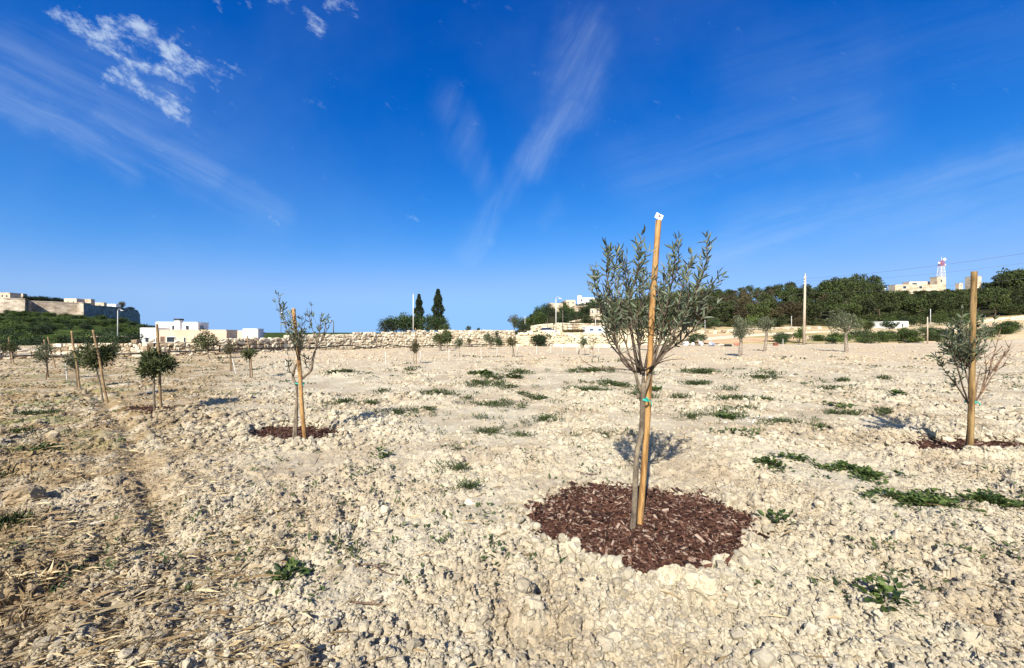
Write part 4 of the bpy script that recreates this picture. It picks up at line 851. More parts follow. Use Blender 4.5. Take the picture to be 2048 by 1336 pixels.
def build_wood():
    r = random.Random(5)
    for D, du, hh in ((119, .046, 7.2), (127, .046, 7.6), (136, .044, 7.8), (147, .043, 8.2), (160, .042, 8.6), (176, .040, 9.0), (196, .038, 9.5)):
        u = .305 + r.uniform(0, du)
        while u < 1.50:
            uu = u + r.uniform(-.3, .3) * du; DD = D + r.uniform(-4, 4); px = CX + F * uu; x = uu * DD; z = lz(x, DD) - .1
            lim = CAM_H + (HY - np.interp(px, SKY_PX, SKY_PY)) / F * DD; h = hh * r.uniform(.82, 1.18)
            room = lim - z
            if room < 2.2: u += du; continue
            if D >= 160 and px < 1650 and r.random() < .12: u += du; continue
            if D >= 147 and room < h * 1.9 and room > h * .8: h = room * r.uniform(.88, 1.04)
            h = min(h, room)
            if D < 125 and (1745 < px < 1830): u += du; continue
            brown = 1340 < px < 1660 and r.random() < .42 and D < 150
            tall = D >= 160 and r.random() < .45
            w = min(1.25, max(.8, 7.6 / max(h, 4.5)))
            far_tree('pine_tree', 'tall_pine' if tall else 'pine', r.randrange(4), 'pine_brown' if brown else 'pine', x, DD, z, h,
                     'tall thin crowned pine breaking the skyline of the wooded hill' if tall else ('brownish pine within the dense wood on the right hill' if brown else 'dark green pine within the dense wood on the right hill'), 'tall skyline pines on the hill' if tall else ('brownish pines on the hill' if brown else 'dark pines on the hill'), w)
            u += du * r.uniform(.85, 1.15)
    for k in range(90):                                              # undergrowth along the foot of the wood
        uu = r.uniform(.36, 1.42); DD = r.uniform(112, 122) if k < 55 else r.uniform(122, 150); px = CX + F * uu
        if 1745 < px < 1835 and DD < 118: continue
        x = uu * DD; far_tree('evergreen_bush', 'round', r.randrange(4), 'pine_brown' if px < 1620 and r.random() < .35 else 'pine', x, DD, lz(x, DD) - .3, r.uniform(2.2, 4.2), 'dark bush in the undergrowth along the foot of the pine wood', 'undergrowth bushes of the wood', 1.5)
    # the two emergent groups on the skyline
    for px, top, D, k in ((1665, 553, 176, 2), (1690, 549, 180, 0), (1718, 547, 178, 1), (1742, 551, 176, 3)):
        x = (px - CX) / F * D; z = lz(x, D); h = CAM_H + (HY - top) / F * D - z
        far_tree('pine_tree', 'pine', k, 'pine', x, D, z, h, 'tall dark pine in the clump rising above the middle of the wood', 'emergent pines above the wood', .72)
    for px, top, D, k in ((1988, 548, 140, 1), (2018, 534, 142, 3), (2046, 534, 140, 0), (2075, 532, 140, 2)):
        x = (px - CX) / F * D; z = lz(x, D); h = CAM_H + (HY - top) / F * D - z
        far_tree('pine_tree', 'pine', k, 'pine', x, D, z, h, 'tall umbrella pine at the right end of the wood', 'umbrella pines at the right end', .9)
build_wood()
def ftree(px, top, bot, D, kind, var, leafmat, label, w=1.0, name='evergreen_tree', group=None, z=None):
    x = (px - CX) / F * D; zz = (CAM_H + (HY - bot) / F * D) if z is None else z; h = CAM_H + (HY - top) / F * D - zz
    return far_tree(name, kind, var, leafmat, x, D, zz, h, label, group, w)
G = 'dark evergreens behind the wall'
for px, top, D, k, w, lb in ((772, 636, 92, 0, 1.15, 'low dark evergreen at the left end of the clump behind the wall'), (792, 630, 94, 1, 1.1, 'dark round evergreen second from the left in the clump behind the wall'), (814, 624, 95, 2, 1.05, 'dark evergreen directly left of the white flagpole'),
                             (834, 627, 96, 3, 1.0, 'dark evergreen below the left cypress'), (855, 629, 93, 0, .95, 'dark evergreen midway between the two cypresses'), (876, 630, 92, 1, 1.0, 'dark evergreen at the foot of the taller cypress'), (890, 644, 90, 2, 1.0, 'smallest rounded evergreen at the right end of the clump')):
    ftree(px, top, 672, D, 'round', k, 'broad', lb, w, group=G)
ftree(838, 591, 668, 98, 'cypress', 0, 'cypress', 'shorter pointed cypress rising from the tree clump', .95, 'cypress_tree')
ftree(876, 581, 668, 96, 'cypress', 1, 'cypress', 'taller ragged cypress rising from the tree clump', 1.0, 'cypress_tree')
def shrub(px, py_c, rx, ry, D, label, leafmat='broad', name='shrub', n=900, group=None, L_=.12, base=True):
    rg = np.random.default_rng(int(px * 3 + py_c)); c = np.array(at(px, py_c, D)); s = D / F; zb = lz(c[0], D)
    root = thing(name, (c[0], D, zb), label, 'shrub', group); mb, tw = MB(), MB()
    cl = crown_cards(mb, c, rx * s, max(.25, rx * s * .8), ry * s, n, L_, L_ * .45, rg, 14, .45, .4)
    foot = np.array([c[0], D, min(zb - .05, c[2] - ry * s)])
    for q in cl[:7]: tw.tube(np.array([foot, (foot + q) / 2 + rg.normal(0, .04, 3), q]), [.03, .02, .01], 5)
    mb.build('foliage', M[leafmat], root); tw.build('stems', M['dead_trunk'], root); return root
shrub(1079, 677, 21, 15, 43.5, 'big dense green bush against the plastered wall', n=2600, L_=.15)
shrub(1049, 655, 12, 8, 62, 'dark clipped bush behind the gap in the wall', 'cypress', n=1200, L_=.16)
shrub(700, 689, 4, 6, 36.4, 'small dark bush growing on the rubble wall foot, left one', 'leaf_far', n=350)
shrub(770, 686, 6, 7, 38.6, 'small green bush growing before the rubble wall, right one', 'scrub', n=420)
shrub(938, 681, 5, 5, 41, 'tiny dark bush stuck high on the rubble wall', 'leaf_brown', n=260)
shrub(993, 668, 4, 6, 42.5, 'little dark bush on the wall top near the gap', 'cypress', n=260)
shrub(998, 683, 9, 8, 42, 'dark green bush before the wall beside the gap', 'broad', n=700)
shrub(1395, 678, 19, 12, 45, 'rounded green bush behind the heap of sacks', 'broad', n=1500, L_=.15)
ftree(1028, 628, 661, 120, 'sparse', 0, 'leaf_brown', 'greyish thin crowned tree left of the rocky hill', 1.1, 'deciduous_tree')
ftree(1038, 634, 662, 112, 'round', 3, 'leaf_far', 'dull rounded tree left of the rocky hill', 1.3)
for px, top, k, lb in ((937, 651, 0, 'small distant palm like tree above the middle of the wall'), (957, 655, 1, 'tiny distant tree above the wall near the lone bush')):
    ftree(px, top, 664, 90, 'round', k, 'broad', lb, 1.0)
# scrub on the hills: separate bushes
def hill_bushes():
    r = random.Random(9)
    def put(px, py, D, size, leafmat, label, group, name='hill_bush', kind='round'):
        x = (px - CX) / F * D; z = lz(x, D) - .3 * size; far_tree(name, kind, r.randrange(4), leafmat, x, D, z, size, label, group, r.uniform(1.1, 1.6))
    for i in range(170):                                              # the green slope under the fortress
        u = r.uniform(-1.36, -.87); D = r.choice([r.uniform(130, 230), r.uniform(200, 370)]); 
        if D > 345: D = 340
        put(CX + F * u, 0, D, r.uniform(1.8, 4.6) * (1 if D < 250 else 1.3), r.choice(['scrub', 'scrub', 'broad']), 'green bush on the slope below the fortress', 'bushes on the fortress slope')
    for i in range(70):                                              # thicket at the very foot of the slope
        u = r.uniform(-1.36, -.90); D = r.uniform(58, 128); put(CX + F * u, 0, D, r.uniform(1.5, 3.4), r.choice(['scrub', 'broad', 'broad']), 'dark bush in the thicket behind the rubble wall below the fortress', 'thicket bushes below the fortress')
    for i in range(64):                                              # the rocky hill in the middle
        u = r.uniform(.035, .36); D = r.choice([r.uniform(140, 200), r.uniform(190, 300)]); px = CX + F * u
        if 1128 < px < 1205 and 150 < D < 185 and r.random() < .8: continue
        put(px, 0, D, r.uniform(3.0, 5.5) * (1.2 if D > 220 else 1), r.choice(['broad', 'pine', 'scrub']), 'dark evergreen bush on the rocky hill in the middle', 'bushes on the rocky hill')
    for px, top, D in ((1068, 622, 160), (1078, 611, 170), (1092, 606, 175), (1104, 613, 170), (1128, 616, 175), (1145, 620, 170), (1160, 622, 168), (1175, 612, 185), (1188, 606, 200), (1085, 625, 150)):
        x = (px - CX) / F * D; z = lz(x, D); far_tree('evergreen_tree', 'round', r.randrange(4), 'broad', x, D, z - .5, max(3, CAM_H + (HY - top) / F * D - z + .5), 'dark evergreen tree on the front of the rocky hill', 'evergreens on the rocky hill', 1.0)
hill_bushes()
for i, (px, c, rx, ry, D, lm) in enumerate(((1560, 676, 20, 6, 57, 'scrub'), (1598, 668, 10, 12, 50, 'scrub'), (1640, 678, 22, 7, 55, 'weed_dull'), (1675, 680, 20, 6, 54, 'scrub'), (1740, 682, 20, 8, 52, 'weed_dull'), (1765, 675, 18, 10, 54, 'scrub'), (1795, 674, 20, 12, 54, 'weed'), (1828, 680, 14, 7, 52, 'scrub'), (1862, 674, 14, 12, 53, 'weed'), (1890, 678, 22, 10, 53, 'weed_dull'), (1925, 676, 20, 10, 52, 'scrub'), (1975, 668, 18, 12, 53, 'weed_dull'))):
    shrub(px, c, rx, ry, D, 'low green bush in the weedy strip behind the field on the right', lm, 'verge_bush', 600, 'bushes in the weedy strip', .22)
rv = random.Random(12)
for i in range(34):
    px = rv.uniform(1560, 2030); D = rv.uniform(50, 66); x = (px - CX) / F * D; far_tree('verge_bush', 'round', i % 4, rv.choice(['scrub', 'scrub', 'broad', 'weed_dull']), x, D, lz(x, D) - .2, rv.uniform(.9, 2.0), 'low green bush in the weedy strip behind the field on the right', 'bushes in the weedy strip', 1.5)
for i in range(16):
    px = rv.uniform(1700, 1960); D = rv.uniform(96, 111); x = (px - CX) / F * D
    if 1780 < px < 1825 and D < 101: continue
    far_tree('verge_bush', 'round', i % 4, rv.choice(['scrub', 'broad']), x, D, lz(x, D) - .3, rv.uniform(1.6, 3.2), 'green bush between the upper track and the wood', 'bushes along the upper track', 1.4)
for px, c, rx, ry, D, lm, lb in ((1778, 650, 17, 8, 96, 'broad', 'dark bush touching the left side of the small white hut'), (1835, 643, 18, 14, 100, 'pine', 'dark bush right of the small white hut'), (1902, 645, 26, 11, 92, 'weed_dull', 'wide green thicket beside the upper track'), (1940, 642, 20, 10, 92, 'scrub', 'green thicket behind the thick stake'), (1735, 650, 10, 6, 96, 'leaf_far', 'small olive grey bush near the white hut'), (1430, 642, 14, 12, 100, 'broad', 'bright green bush at the edge of the wood'), (1505, 640, 16, 12, 112, 'scrub', 'bright green tree at the foot of the wood')):
    shrub(px, c, rx, ry, D, lb, lm, 'shrub', 900, None, .35)

# ------------------------------------------------------------------ buildings
def blk(mb, pxl, pxr, D, phi, depth, yt, yb, extra=0.0):
    """a block whose front right edge stands at (pxr, D); returns its frame for adding openings"""
    ul, ur = (pxl - CX) / F, (pxr - CX) / F; c, s = math.cos(R(phi)), math.sin(R(phi)); x1 = ur * D
    W = (x1 - ul * D) / (c - ul * s); tx = np.array([c, s]); nx = np.array([-s, c])
    fr = np.array([x1, D]); fl = fr - tx * W; z1 = CAM_H + (HY - yt) / F * D; z0 = CAM_H + (HY - yb) / F * D - extra
    mb.prism([fl, fr, fr + nx * depth, fl + nx * depth], z0, z1)
    return dict(fl=fl, fr=fr, tx=tx, nx=nx, W=W, z0=z0, z1=z1, depth=depth, D=D)
def opening(root, B, pxl, pxr, yt, yb, name='window', mat='dark_glass', frame='white_wall', side=False):
    t, n = B['tx'], B['nx']; o = B['fl']
    if side: o, t, n = B['fr'], B['nx'], -B['tx']
    def s_at(px): u = (px - CX) / F; return (u * o[1] - o[0]) / (t[0] - u * t[1])
    s0, s1 = s_at(pxl), s_at(pxr); Dm = (o + t * (s0 + s1) / 2)[1]; z1 = CAM_H + (HY - yt) / F * Dm; z0 = CAM_H + (HY - yb) / F * Dm
    c = o + t * (s0 + s1) / 2; w = abs(s1 - s0) / 2; h = (z1 - z0) / 2; t3 = np.array([t[0], t[1], 0]); n3 = np.array([n[0], n[1], 0])
    mb = MB(); mb.box((*(c - n * .02), (z0 + z1) / 2), t3, n3, (0, 0, 1), w, .04, h); p = mb.build(name, M[mat], root)
    fb = MB(); cz = (z0 + z1) / 2; th = max(.05, .12 * w)
    for dx, dz, hx, hz_ in ((-w - th / 2, 0, th / 2, h + th), (w + th / 2, 0, th / 2, h + th), (0, h + th / 2, w, th / 2), (0, -h - th / 2, w, th / 2)):
        fb.box((*(c - n * .045 + t * dx), cz + dz), t3, n3, (0, 0, 1), hx, .055, hz_)
    f = fb.build('frame', M[frame], root); f.parent = p
    return p
def parapet(mb, B, h=.25, th=.22):
    t, n = B['tx'], B['nx']; z = B['z1']; P = [B['fl'], B['fr'], B['fr'] + n * B['depth'], B['fl'] + n * B['depth']]
    for a, b in zip(P, P[1:] + P[:1]):
        d = unit(b - a); m = np.array([-d[1], d[0]]); mb.prism([a - d * .03 - m * .03, b + d * .03 - m * .03, b + d * .03 + m * th, a - d * .03 + m * th], z + .002, z + h)
def villa():
    D = 100; root = thing('villa', (-80, 104, 0), 'low modern white and cream villa with flat roofs behind the rubble wall', 'house')
    w = MB(); c = MB()
    B0 = blk(w, 280, 318, 97, 20, 7, 657.5, 684, 3); parapet(w, B0)
    B1 = blk(w, 311, 396, 104, 20, 7.5, 646, 661, 0.4); parapet(w, B1)
    B3 = blk(w, 485, 516, 112, 20, 6.5, 659, 676, 3); parapet(w, B3)
    w.build('white_wall', M['white_wall'], root)
    B2 = blk(c, 318.5, 453, 100, 20, 9, 661.5, 684, 3); parapet(c, B2); c.build('cream_wall', M['cream_wall'], root)
    B4 = blk(MB(), 453, 486, 108, 20, 5, 662, 684, 3)
    for q in ((291, 298, 675, 684), (312, 316.5, 675, 684)): opening(root, B0, *q)
    opening(root, B1, 344.5, 351, 651, 660); opening(root, B1, 372, 378, 651, 660); opening(root, B1, 319, 328, 656, 660, frame='cream_wall'); opening(root, B1, 399, 406, 651.5, 660, side=True, frame='ash_wall')
    opening(root, B2, 321, 329, 673, 684, 'door', 'brown_door', 'cream_wall'); opening(root, B2, 334, 350, 674, 684, 'window', 'dark_glass'); opening(root, B2, 368, 371, 675, 684)
    opening(root, B3, 525, 529, 665, 669, side=True)
    ch = MB(); p = at(359, 655, 103); z1 = CAM_H + (HY - 641) / F * 103; ch.prism([(p.x - .65, 102.2), (p.x + .65, 102.2), (p.x + .65, 103.4), (p.x - .65, 103.4)], 2.0, z1); k = ch.build('chimney', M['white_wall'], root)
    cp = MB(); cp.prism([(p.x - .75, 102.1), (p.x + .75, 102.1), (p.x + .75, 103.5), (p.x - .75, 103.5)], z1 + .002, z1 + .45); q = cp.build('chimney_cap', M['dark_cap'], root); q.parent = k
    s = MB(); blk(s, 452, 486, 116, -30, 4, 661, 680, 3); s.build('side_wing', M['cream_wall'], root)
villa()
def small_house(name, label, pxl, pxr, D, phi, depth, yt, yb, mat, wins=(), extra=2.0, glass='dark_glass', cat='house', group=None):
    mb = MB(); B = blk(mb, pxl, pxr, D, phi, depth, yt, yb, extra); c = (B['fl'] + B['fr']) / 2
    root = thing(name, (c[0], c[1], B['z0']), label, cat, group); parapet(mb, B, max(.2, .0012 * D), .3); mb.build('wall', M[mat], root)
    for w in wins: opening(root, B, *w, mat=glass)
    return root, B
small_house('outbuilding', 'low pale building with a flat roof edge behind the wall left of the villa', 181, 234, 96, 12, 6, 674, 684, 'cream_wall', [(186, 196, 677, 684), (199, 212, 677, 684), (215, 226, 677, 684)])
small_house('roadside_house', 'small white house with two blue windows at the foot of the rocky hill', 1171, 1211, 74, -4, 5, 655, 665, 'white_wall', [(1179, 1187, 657, 661.5), (1196, 1203, 657, 662)], glass='blue_glass')
small_house('pump_hut', 'small white hut with a chimney stub below the pine wood', 1787, 1817, 98, 8, 5, 644, 655, 'white_wall', [(1803, 1806, 647, 654)])
for k, q in enumerate(((1155, 1190, 260, -8, 9, 596, 604, 'white_wall', 'long white house on top of the rocky hill'), (1155, 1163, 264, -8, 8, 592, 604, 'white_wall', 'taller white tower house on top of the rocky hill'), (1132, 1151, 255, 5, 8, 601, 609, 'cream_wall', 'cream house on the left shoulder of the rocky hill'), (1099, 1126, 215, 5, 7, 607, 613, 'ash_wall', 'stone ruin walls on the left shoulder of the rocky hill'), (1206, 1222, 205, -10, 7, 605, 620, 'white_wall', 'white house half hidden by the tallest olive sapling'), (1181, 1199, 180, -5, 6, 618, 628, 'ash_wall', 'stone house on the slope of the rocky hill'))):
    px0, px1, D, phi, dep, yt, yb, mt, lb = q; w = (px1 - px0) / 6
    small_house('hill_house', lb, px0, px1, D, phi, dep, yt, yb, mt, [(px0 + w, px0 + 1.7 * w, yt + 2.5, yb - 2), (px1 - 2 * w, px1 - 1.2 * w, yt + 2.5, yb - 2)], 4)
# terraces at the foot of the rocky hill
def terrace(label, pts, D, h0, mat='stone', name='terrace_wall'):
    r = np.random.default_rng(int(pts[0][0] * 7 + pts[0][1])); mb = MB(); P = [at(px, py, D) for px, py in pts]; n = len(P)
    th = .8
    for a, b in zip(P, P[1:]):
        L_ = (b - a).length; k = max(2, int(L_ / .9)); 
        for row in range(max(2, int(h0 / .45))):
            for i in range(k):
                q = a.lerp(b, (i + .5 + r.uniform(-.2, .2)) / k); V = RB[0] * (1 + r.normal(0, .09, RB[0].shape)) * np.array([L_ / k * .53, .40, .25]); mb.add(V + np.array([q.x, q.y + .12 * row + r.normal(0, .06), q.z - .2 - .42 * row]), RB[1])
    x0, x1 = P[0], P[-1]
    core = [(p.x, p.y + .3) for p in P] + [(p.x, p.y + th + .8) for p in P[::-1]]; tops = [p.z - .15 for p in P] + [p.z - .15 for p in P[::-1]]
    mb.prism(core, [t - h0 - .8 for t in tops], tops)
    return tag(mb.build(name, M[mat], None), label, 'terrace wall', 'terrace walls on the rocky hill')
terrace('pale terrace wall above the parked car', [(1062, 652), (1080, 649), (1106, 647)], 122, 2.2, 'render_wall')
terrace('yellowish block wall between the lamp post and dark pole', [(1110, 646), (1127, 646)], 108, 2.6, 'render_wall')
terrace('uppermost of the long terrace walls right of the dark pole', [(1128, 646), (1170, 647), (1222, 646)], 128, .9)
terrace('middle one of the long terrace walls right of the dark pole', [(1128, 651), (1170, 651), (1222, 650)], 118, .9)
terrace('lowest of the long terrace walls right of the dark pole', [(1128, 656), (1165, 656), (1222, 655)], 106, .9)
terrace('sloping white rock ledge across the hillside', [(1138, 643), (1165, 638), (1185, 634), (1204, 636)], 150, 1.3)
terrace('upper rock ledge below the hilltop houses', [(1140, 611), (1165, 612), (1176, 610)], 215, 2.6)
terrace('pale rock outcrop beside the white hillside house', [(1180, 631), (1196, 628), (1215, 628)], 172, 1.6)
terrace('low white rubble bank at the foot of the pine wood, left part', [(1360, 666), (1400, 662), (1450, 660), (1475, 659)], 90, 1.0)
terrace('low white rubble bank at the foot of the pine wood, right part', [(1530, 659), (1570, 656), (1640, 654)], 104, .9)
terrace('pale retaining bank along the upper track at the right edge', [(1950, 641), (2000, 636), (2070, 629)], 92, 1.4, 'track')
# scrubby hedge line before the roadside house
for i, px in enumerate((1133, 1143, 1153, 1163)): shrub(px, 661.5, 7, 2.2, 70, 'brown dry hedge bush left of the roadside house', 'leaf_brown', 'hedge_bush', 300, 'brown hedge bushes by the road', .2)

# hilltop station on the right
def station():
    small_house('stone_tower', 'square stone block carrying the red and white mast', 1874, 1892, 236, 0, 4, 554, 572, 'ash_wall', [(1881, 1884, 559, 564)], 4, cat='building')
    small_house('stone_block', 'tall stone block right of the mast behind the thick stake', 1948, 1963, 232, 0, 4.6, 553, 573, 'ash_wall', [], 4, cat='building')
    small_house('long_building', 'long low cream building on the ridge left of the mast', 1790, 1892, 230, 0, 4, 570, 578, 'ash_wall', [(1806, 1812, 572, 577), (1838, 1844, 572, 577)], 4, cat='building')
    small_house('upper_building', 'cream upper storey building set back on the ridge', 1818, 1864, 242, 0, 4, 564, 571, 'cream_wall', [(1824, 1834, 566, 569)], 4, cat='building')
    small_house('low_annex', 'little pale annex between the mast block and the stone block', 1918, 1926, 233, 0, 2, 567, 573, 'cream_wall', [(1921, 1923, 569, 572)], 4, cat='building')
    small_house('white_shed', 'small white shed on the ridge beside the emergent pines', 1763, 1772, 228, 0, 2, 575, 581, 'white_wall', [(1766, 1768, 577, 580)], 4, cat='building')
    D = 240; P = lambda px, py: np.array(at(px, py, D)); base = P(1882, 555); top = P(1883, 522)
    root = thing('radio_mast', tuple(base), 'red and white lattice mast on the hilltop stone block', 'mast'); W, Rd = MB(), MB()
    n = 6
    for i in range(n):
        a0, a1 = base + (top - base) * i / n, base + (top - base) * (i + 1) / n; m = Rd if i >= 4 else W; w0, w1 = 1.3 - .09 * i, 1.3 - .09 * (i + 1)
        C0 = [a0 + np.array([sx * w0, sy * w0, 0]) for sx, sy in ((-1, -1), (1, -1), (1, 1), (-1, 1))]; C1 = [a1 + np.array([sx * w1, sy * w1, 0]) for sx, sy in ((-1, -1), (1, -1), (1, 1), (-1, 1))]
        for k in range(4): m.tube(np.array([C0[k], C1[k]]), .10, 5); m.tube(np.array([C0[k], C1[(k + 1) % 4]]), .08, 4); m.tube(np.array([C1[k], C1[(k + 1) % 4]]), .08, 4); m.tube(np.array([C0[(k + 1) % 4], C1[k]]), .08, 4)
    W.build('lower_lattice', M['white_metal'], root); Rd.build('upper_lattice', M['red_metal'], root)
    for px, py, rr in ((1889, 519, 1.0), (1890, 530, .6), (1878, 526, .7)):
        d = MB(); c = P(px, py); a = np.linspace(0, 1, 5); d.tube(np.stack([np.full(5, c[0]), c[1] - .5 * a, np.full(5, c[2])], 1), rr * np.sqrt(1 - (a * .98) ** 2), 12); d.build('dish', M['white_metal'], root)
    s = MB(); s.tube(np.array([top, P(1883, 514)]), .09, 5); s.build('spike', M['white_metal'], root)
station()

# the fortress on the left hill
def fortress():
    V = lambda px, D: np.array([(px - CX) / F * D, D]); Z = lambda py, D: CAM_H + (HY - py) / F * D
    root = thing('fortress', (-430, 385, 20), 'long stone fortress ramparts with bastions crowning the left hill', 'fortress'); prt = []
    def run(name, pts, back=9.0):
        F_ = np.array([V(px, D) for px, D, _, _ in pts]); c = np.array([-520., 470.]); o = unit(F_ - c); B_ = F_ - o * back; mb = MB()
        bat = F_ + o * 1.2                                                  # battered foot
        z1 = np.array([Z(t, D) for _, D, t, _ in pts]); z0 = np.array([Z(b, D) - 6 for _, D, _, b in pts]); n = len(pts)
        Vv = [(*p, z) for p, z in zip(bat, z0)] + [(*p, z) for p, z in zip(F_, z1)] + [(*p, z) for p, z in zip(B_, z1)] + [(*p, z) for p, z in zip(B_, z0)]
        q = [[i, i + 1, n + i + 1, n + i] for i in range(n - 1)] + [[n + i, n + i + 1, 2 * n + i + 1, 2 * n + i] for i in range(n - 1)] + [[2 * n + i, 2 * n + i + 1, 3 * n + i + 1, 3 * n + i] for i in range(n - 1)] + [[0, n, 2 * n, 3 * n], [n - 1, 4 * n - 1, 3 * n - 1, 2 * n - 1]]
        mb.add(Vv, np.array(q)); cp = MB()
        for a, b, za, zb in zip(F_, F_[1:], z1, z1[1:]):
            d = unit(b - a); m = np.array([-d[1], d[0]]); cp.prism([a - m * .25, b - m * .25, b + m * .9, a + m * .9], [za + .02, zb + .02, zb + .02, za + .02], [za + .9, zb + .9, zb + .9, za + .9])
        w = mb.build(name, M['fort'], root); p = cp.build('parapet', M['fort'], root); p.parent = w
    run('left_bastion', [(-120, 350, 597, 625), (8, 350, 598, 624), (50, 355, 599, 625), (60, 377, 603, 623)])
    run('curtain_wall', [(58, 376, 603, 624), (110, 386, 605, 621), (157, 397, 607, 632)])
    run('square_tower', [(156.5, 396, 608, 636), (156, 376, 607, 634), (167, 375, 607, 636), (182, 396, 609, 634)])
    run('right_rampart', [(181, 396, 612, 634), (230, 445, 615, 640), (262, 487, 619, 645), (275, 512, 622, 650), (280, 540, 632, 655)])
fortress()
for q in ((-60, 20, 372, 5, 9, 586, 600, 'ash_wall', 'tall stone house at the left edge behind the bastion', [(3, 6, 590, 594), (12, 15, 590, 594)]), (20, 46, 395, 10, 4, 588, 600, 'ash_wall', 'darker stone house behind the bastion corner', [(26, 28, 591, 594)]),
          (128, 153, 402, 8, 9, 598, 609, 'cream_wall', 'cream stone house with two windows above the square tower', [(135, 137, 602, 606), (146, 148, 602, 606)]), (158, 176, 406, 8, 4, 607, 612, 'cream_wall', 'low parapet building on the square tower', [(166, 168, 608.5, 611)]), (162, 182, 425, 12, 5, 599, 612, 'ash_wall', 'stone house right of the cream house on the ramparts', [(168, 170, 603, 607)]),
          (190, 208, 470, 12, 4, 606, 616, 'ash_wall', 'low stone house on the middle of the right rampart', [(199, 201, 609, 612)]), (214, 232, 485, 10, 8, 609, 617, 'white_wall', 'white house near the end of the ramparts', [(221, 223, 612, 615)])):
    small_house('rampart_house', q[8], q[0], q[1], q[2], q[3], q[4], q[5], q[6], q[7], q[9], 6, group='houses on the ramparts')
for i, (px, top, D, w) in enumerate(((52, 592, 398, 1.7), (66, 591, 400, 1.7), (80, 592, 402, 1.7), (95, 593, 404, 1.7), (110, 594, 404, 1.7), (122, 596, 405, 1.5))):
    ftree(px, top, 609, D, 'round', i % 4, 'cypress', 'dark dense tree in the row behind the curtain wall', w, 'rampart_tree', 'trees behind the curtain wall')
ftree(243.5, 602, 620, 495, 'round', 1, 'leaf_brown', 'lone round tree standing up above the right rampart', .8, 'rampart_tree')
ftree(262, 613, 622, 505, 'round', 2, 'cypress', 'low dark bush at the end of the right rampart', 1.9, 'rampart_tree')
for i, (px, top, D) in enumerate(((288, 648, 300), (300, 650, 290), (312, 654, 280), (326, 658, 270))): ftree(px, top, 668, D, 'round', i % 4, 'broad', 'dark bush on the hill foot just behind the villa', 1.7, 'hill_bush', 'bushes behind the villa')

# ------------------------------------------------------------------ poles, lamps, wires
def pole(px, yt, yb, D, rad, mat, label, name='pole', cat='pole', group=None, arm=None, top_r=.75):
    b = at(px, yb, D); t = at(px, yt, D); mb = MB(); P = np.array([b[:], b.lerp(t, .5)[:], t[:]])
    if arm is None:
        mb.tube(P, [rad, rad * .9, rad * top_r], 8); return tag(mb.build(name, M[mat], None, True), label, cat, group)
    root = thing(name, b[:], label, cat, group); mb.tube(P, [rad, rad * .9, rad * top_r], 8); mb.build('post', M[mat], root, True)
    e = Vector((t.x + arm, t.y, t.z)); a = MB(); a.tube(spline([t[:], (t.x + arm * .25, t.y, t.z + abs(arm) * .35), (t.x + arm * .8, t.y, t.z + abs(arm) * .35), e[:]], 9), rad * .5, 6); a.build('arm', M[mat], root, True)
    h = MB(); h.box((e.x + arm * .15, e.y, e.z), (1, 0, 0), (0, 1, 0), (0, 0, 1), .28, .12, .07); h.build('lamp_head', M['grey_pole'], root); return root
pole(235.5, 621, 688, 84, .10, 'grey_pole', 'tall grey street lamp before the fortress hill', 'street_lamp', 'street lamp', 'street lamps', .8)
pole(1112, 597, 664, 76, .11, 'grey_pole', 'tall grey street lamp with curved arm before the rocky hill', 'street_lamp', 'street lamp', 'street lamps', .7)
pole(667, 643, 668, 90, .11, 'dark_pole', 'small dark street lamp above the wall right of the wispy olive', 'street_lamp', 'street lamp', 'street lamps', -.6)
pole(652, 646, 668, 90, .06, 'dark_pole', 'short dark post beside the small street lamp')
pole(562, 634, 668, 88, .05, 'dark_pole', 'very thin dark pole left of the wispy olive crown')
pole(826.5, 588, 667, 84, .10, 'white_post', 'tall white flagpole beside the cypress clump', 'flagpole', 'flagpole')
pole(1125.5, 620, 664, 78, .10, 'dark_pole', 'dark wooden pole right of the curved street lamp')
pole(1095, 637, 664, 96, .07, 'dark_pole', 'thin dark pole behind the parked car')
pole(1050, 632, 662, 100, .08, 'grey_pole', 'short grey pole above the dark clipped bush')
pole(1191, 636, 664, 73, .06, 'white_post', 'thin white pole in front of the roadside house')
pole(1410, 640, 662, 86, .08, 'grey_pole', 'short pale pole at the edge of the wood left of the olive trees')
pole(1583, 632, 658, 100, .09, 'grey_pole', 'short pale pole at the foot of the wood left of the tall utility pole')
pole(1855, 634, 690, 47, .07, 'wood_pole', 'slim light wooden pole left of the thick stake')
pole(1861, 618, 656, 95, .09, 'grey_pole', 'thin grey pole right of the white hut')
up = thing('utility_pole', at(1608, 691, 46.5)[:], 'tall pale wooden utility pole carrying the wires across the wood', 'utility pole')
def utility():
    mb = MB(); b, t = at(1607.5, 692, 46.5), at(1610.5, 551, 46.5); mb.tube(np.array([b[:], b.lerp(t, .5)[:], t[:]]), [.15, .13, .10], 10); mb.build('post', M['wood_pole'], up, True)
    c = MB()
    for py in (556, 562, 568): p = at(1610, py, 46.5); c.tube(np.array([(p.x - .16, p.y - .1, p.z - .06), (p.x - .16, p.y - .1, p.z + .10)]), [.06, .04], 8)
    c.build('insulator', M['white_post'], up, True); s = MB(); p = at(1610.6, 547, 46.5); s.tube(np.array([at(1610.5, 552, 46.5)[:], p[:]]), .05, 6); s.build('spike', M['grey_pole'], up, True)
utility()
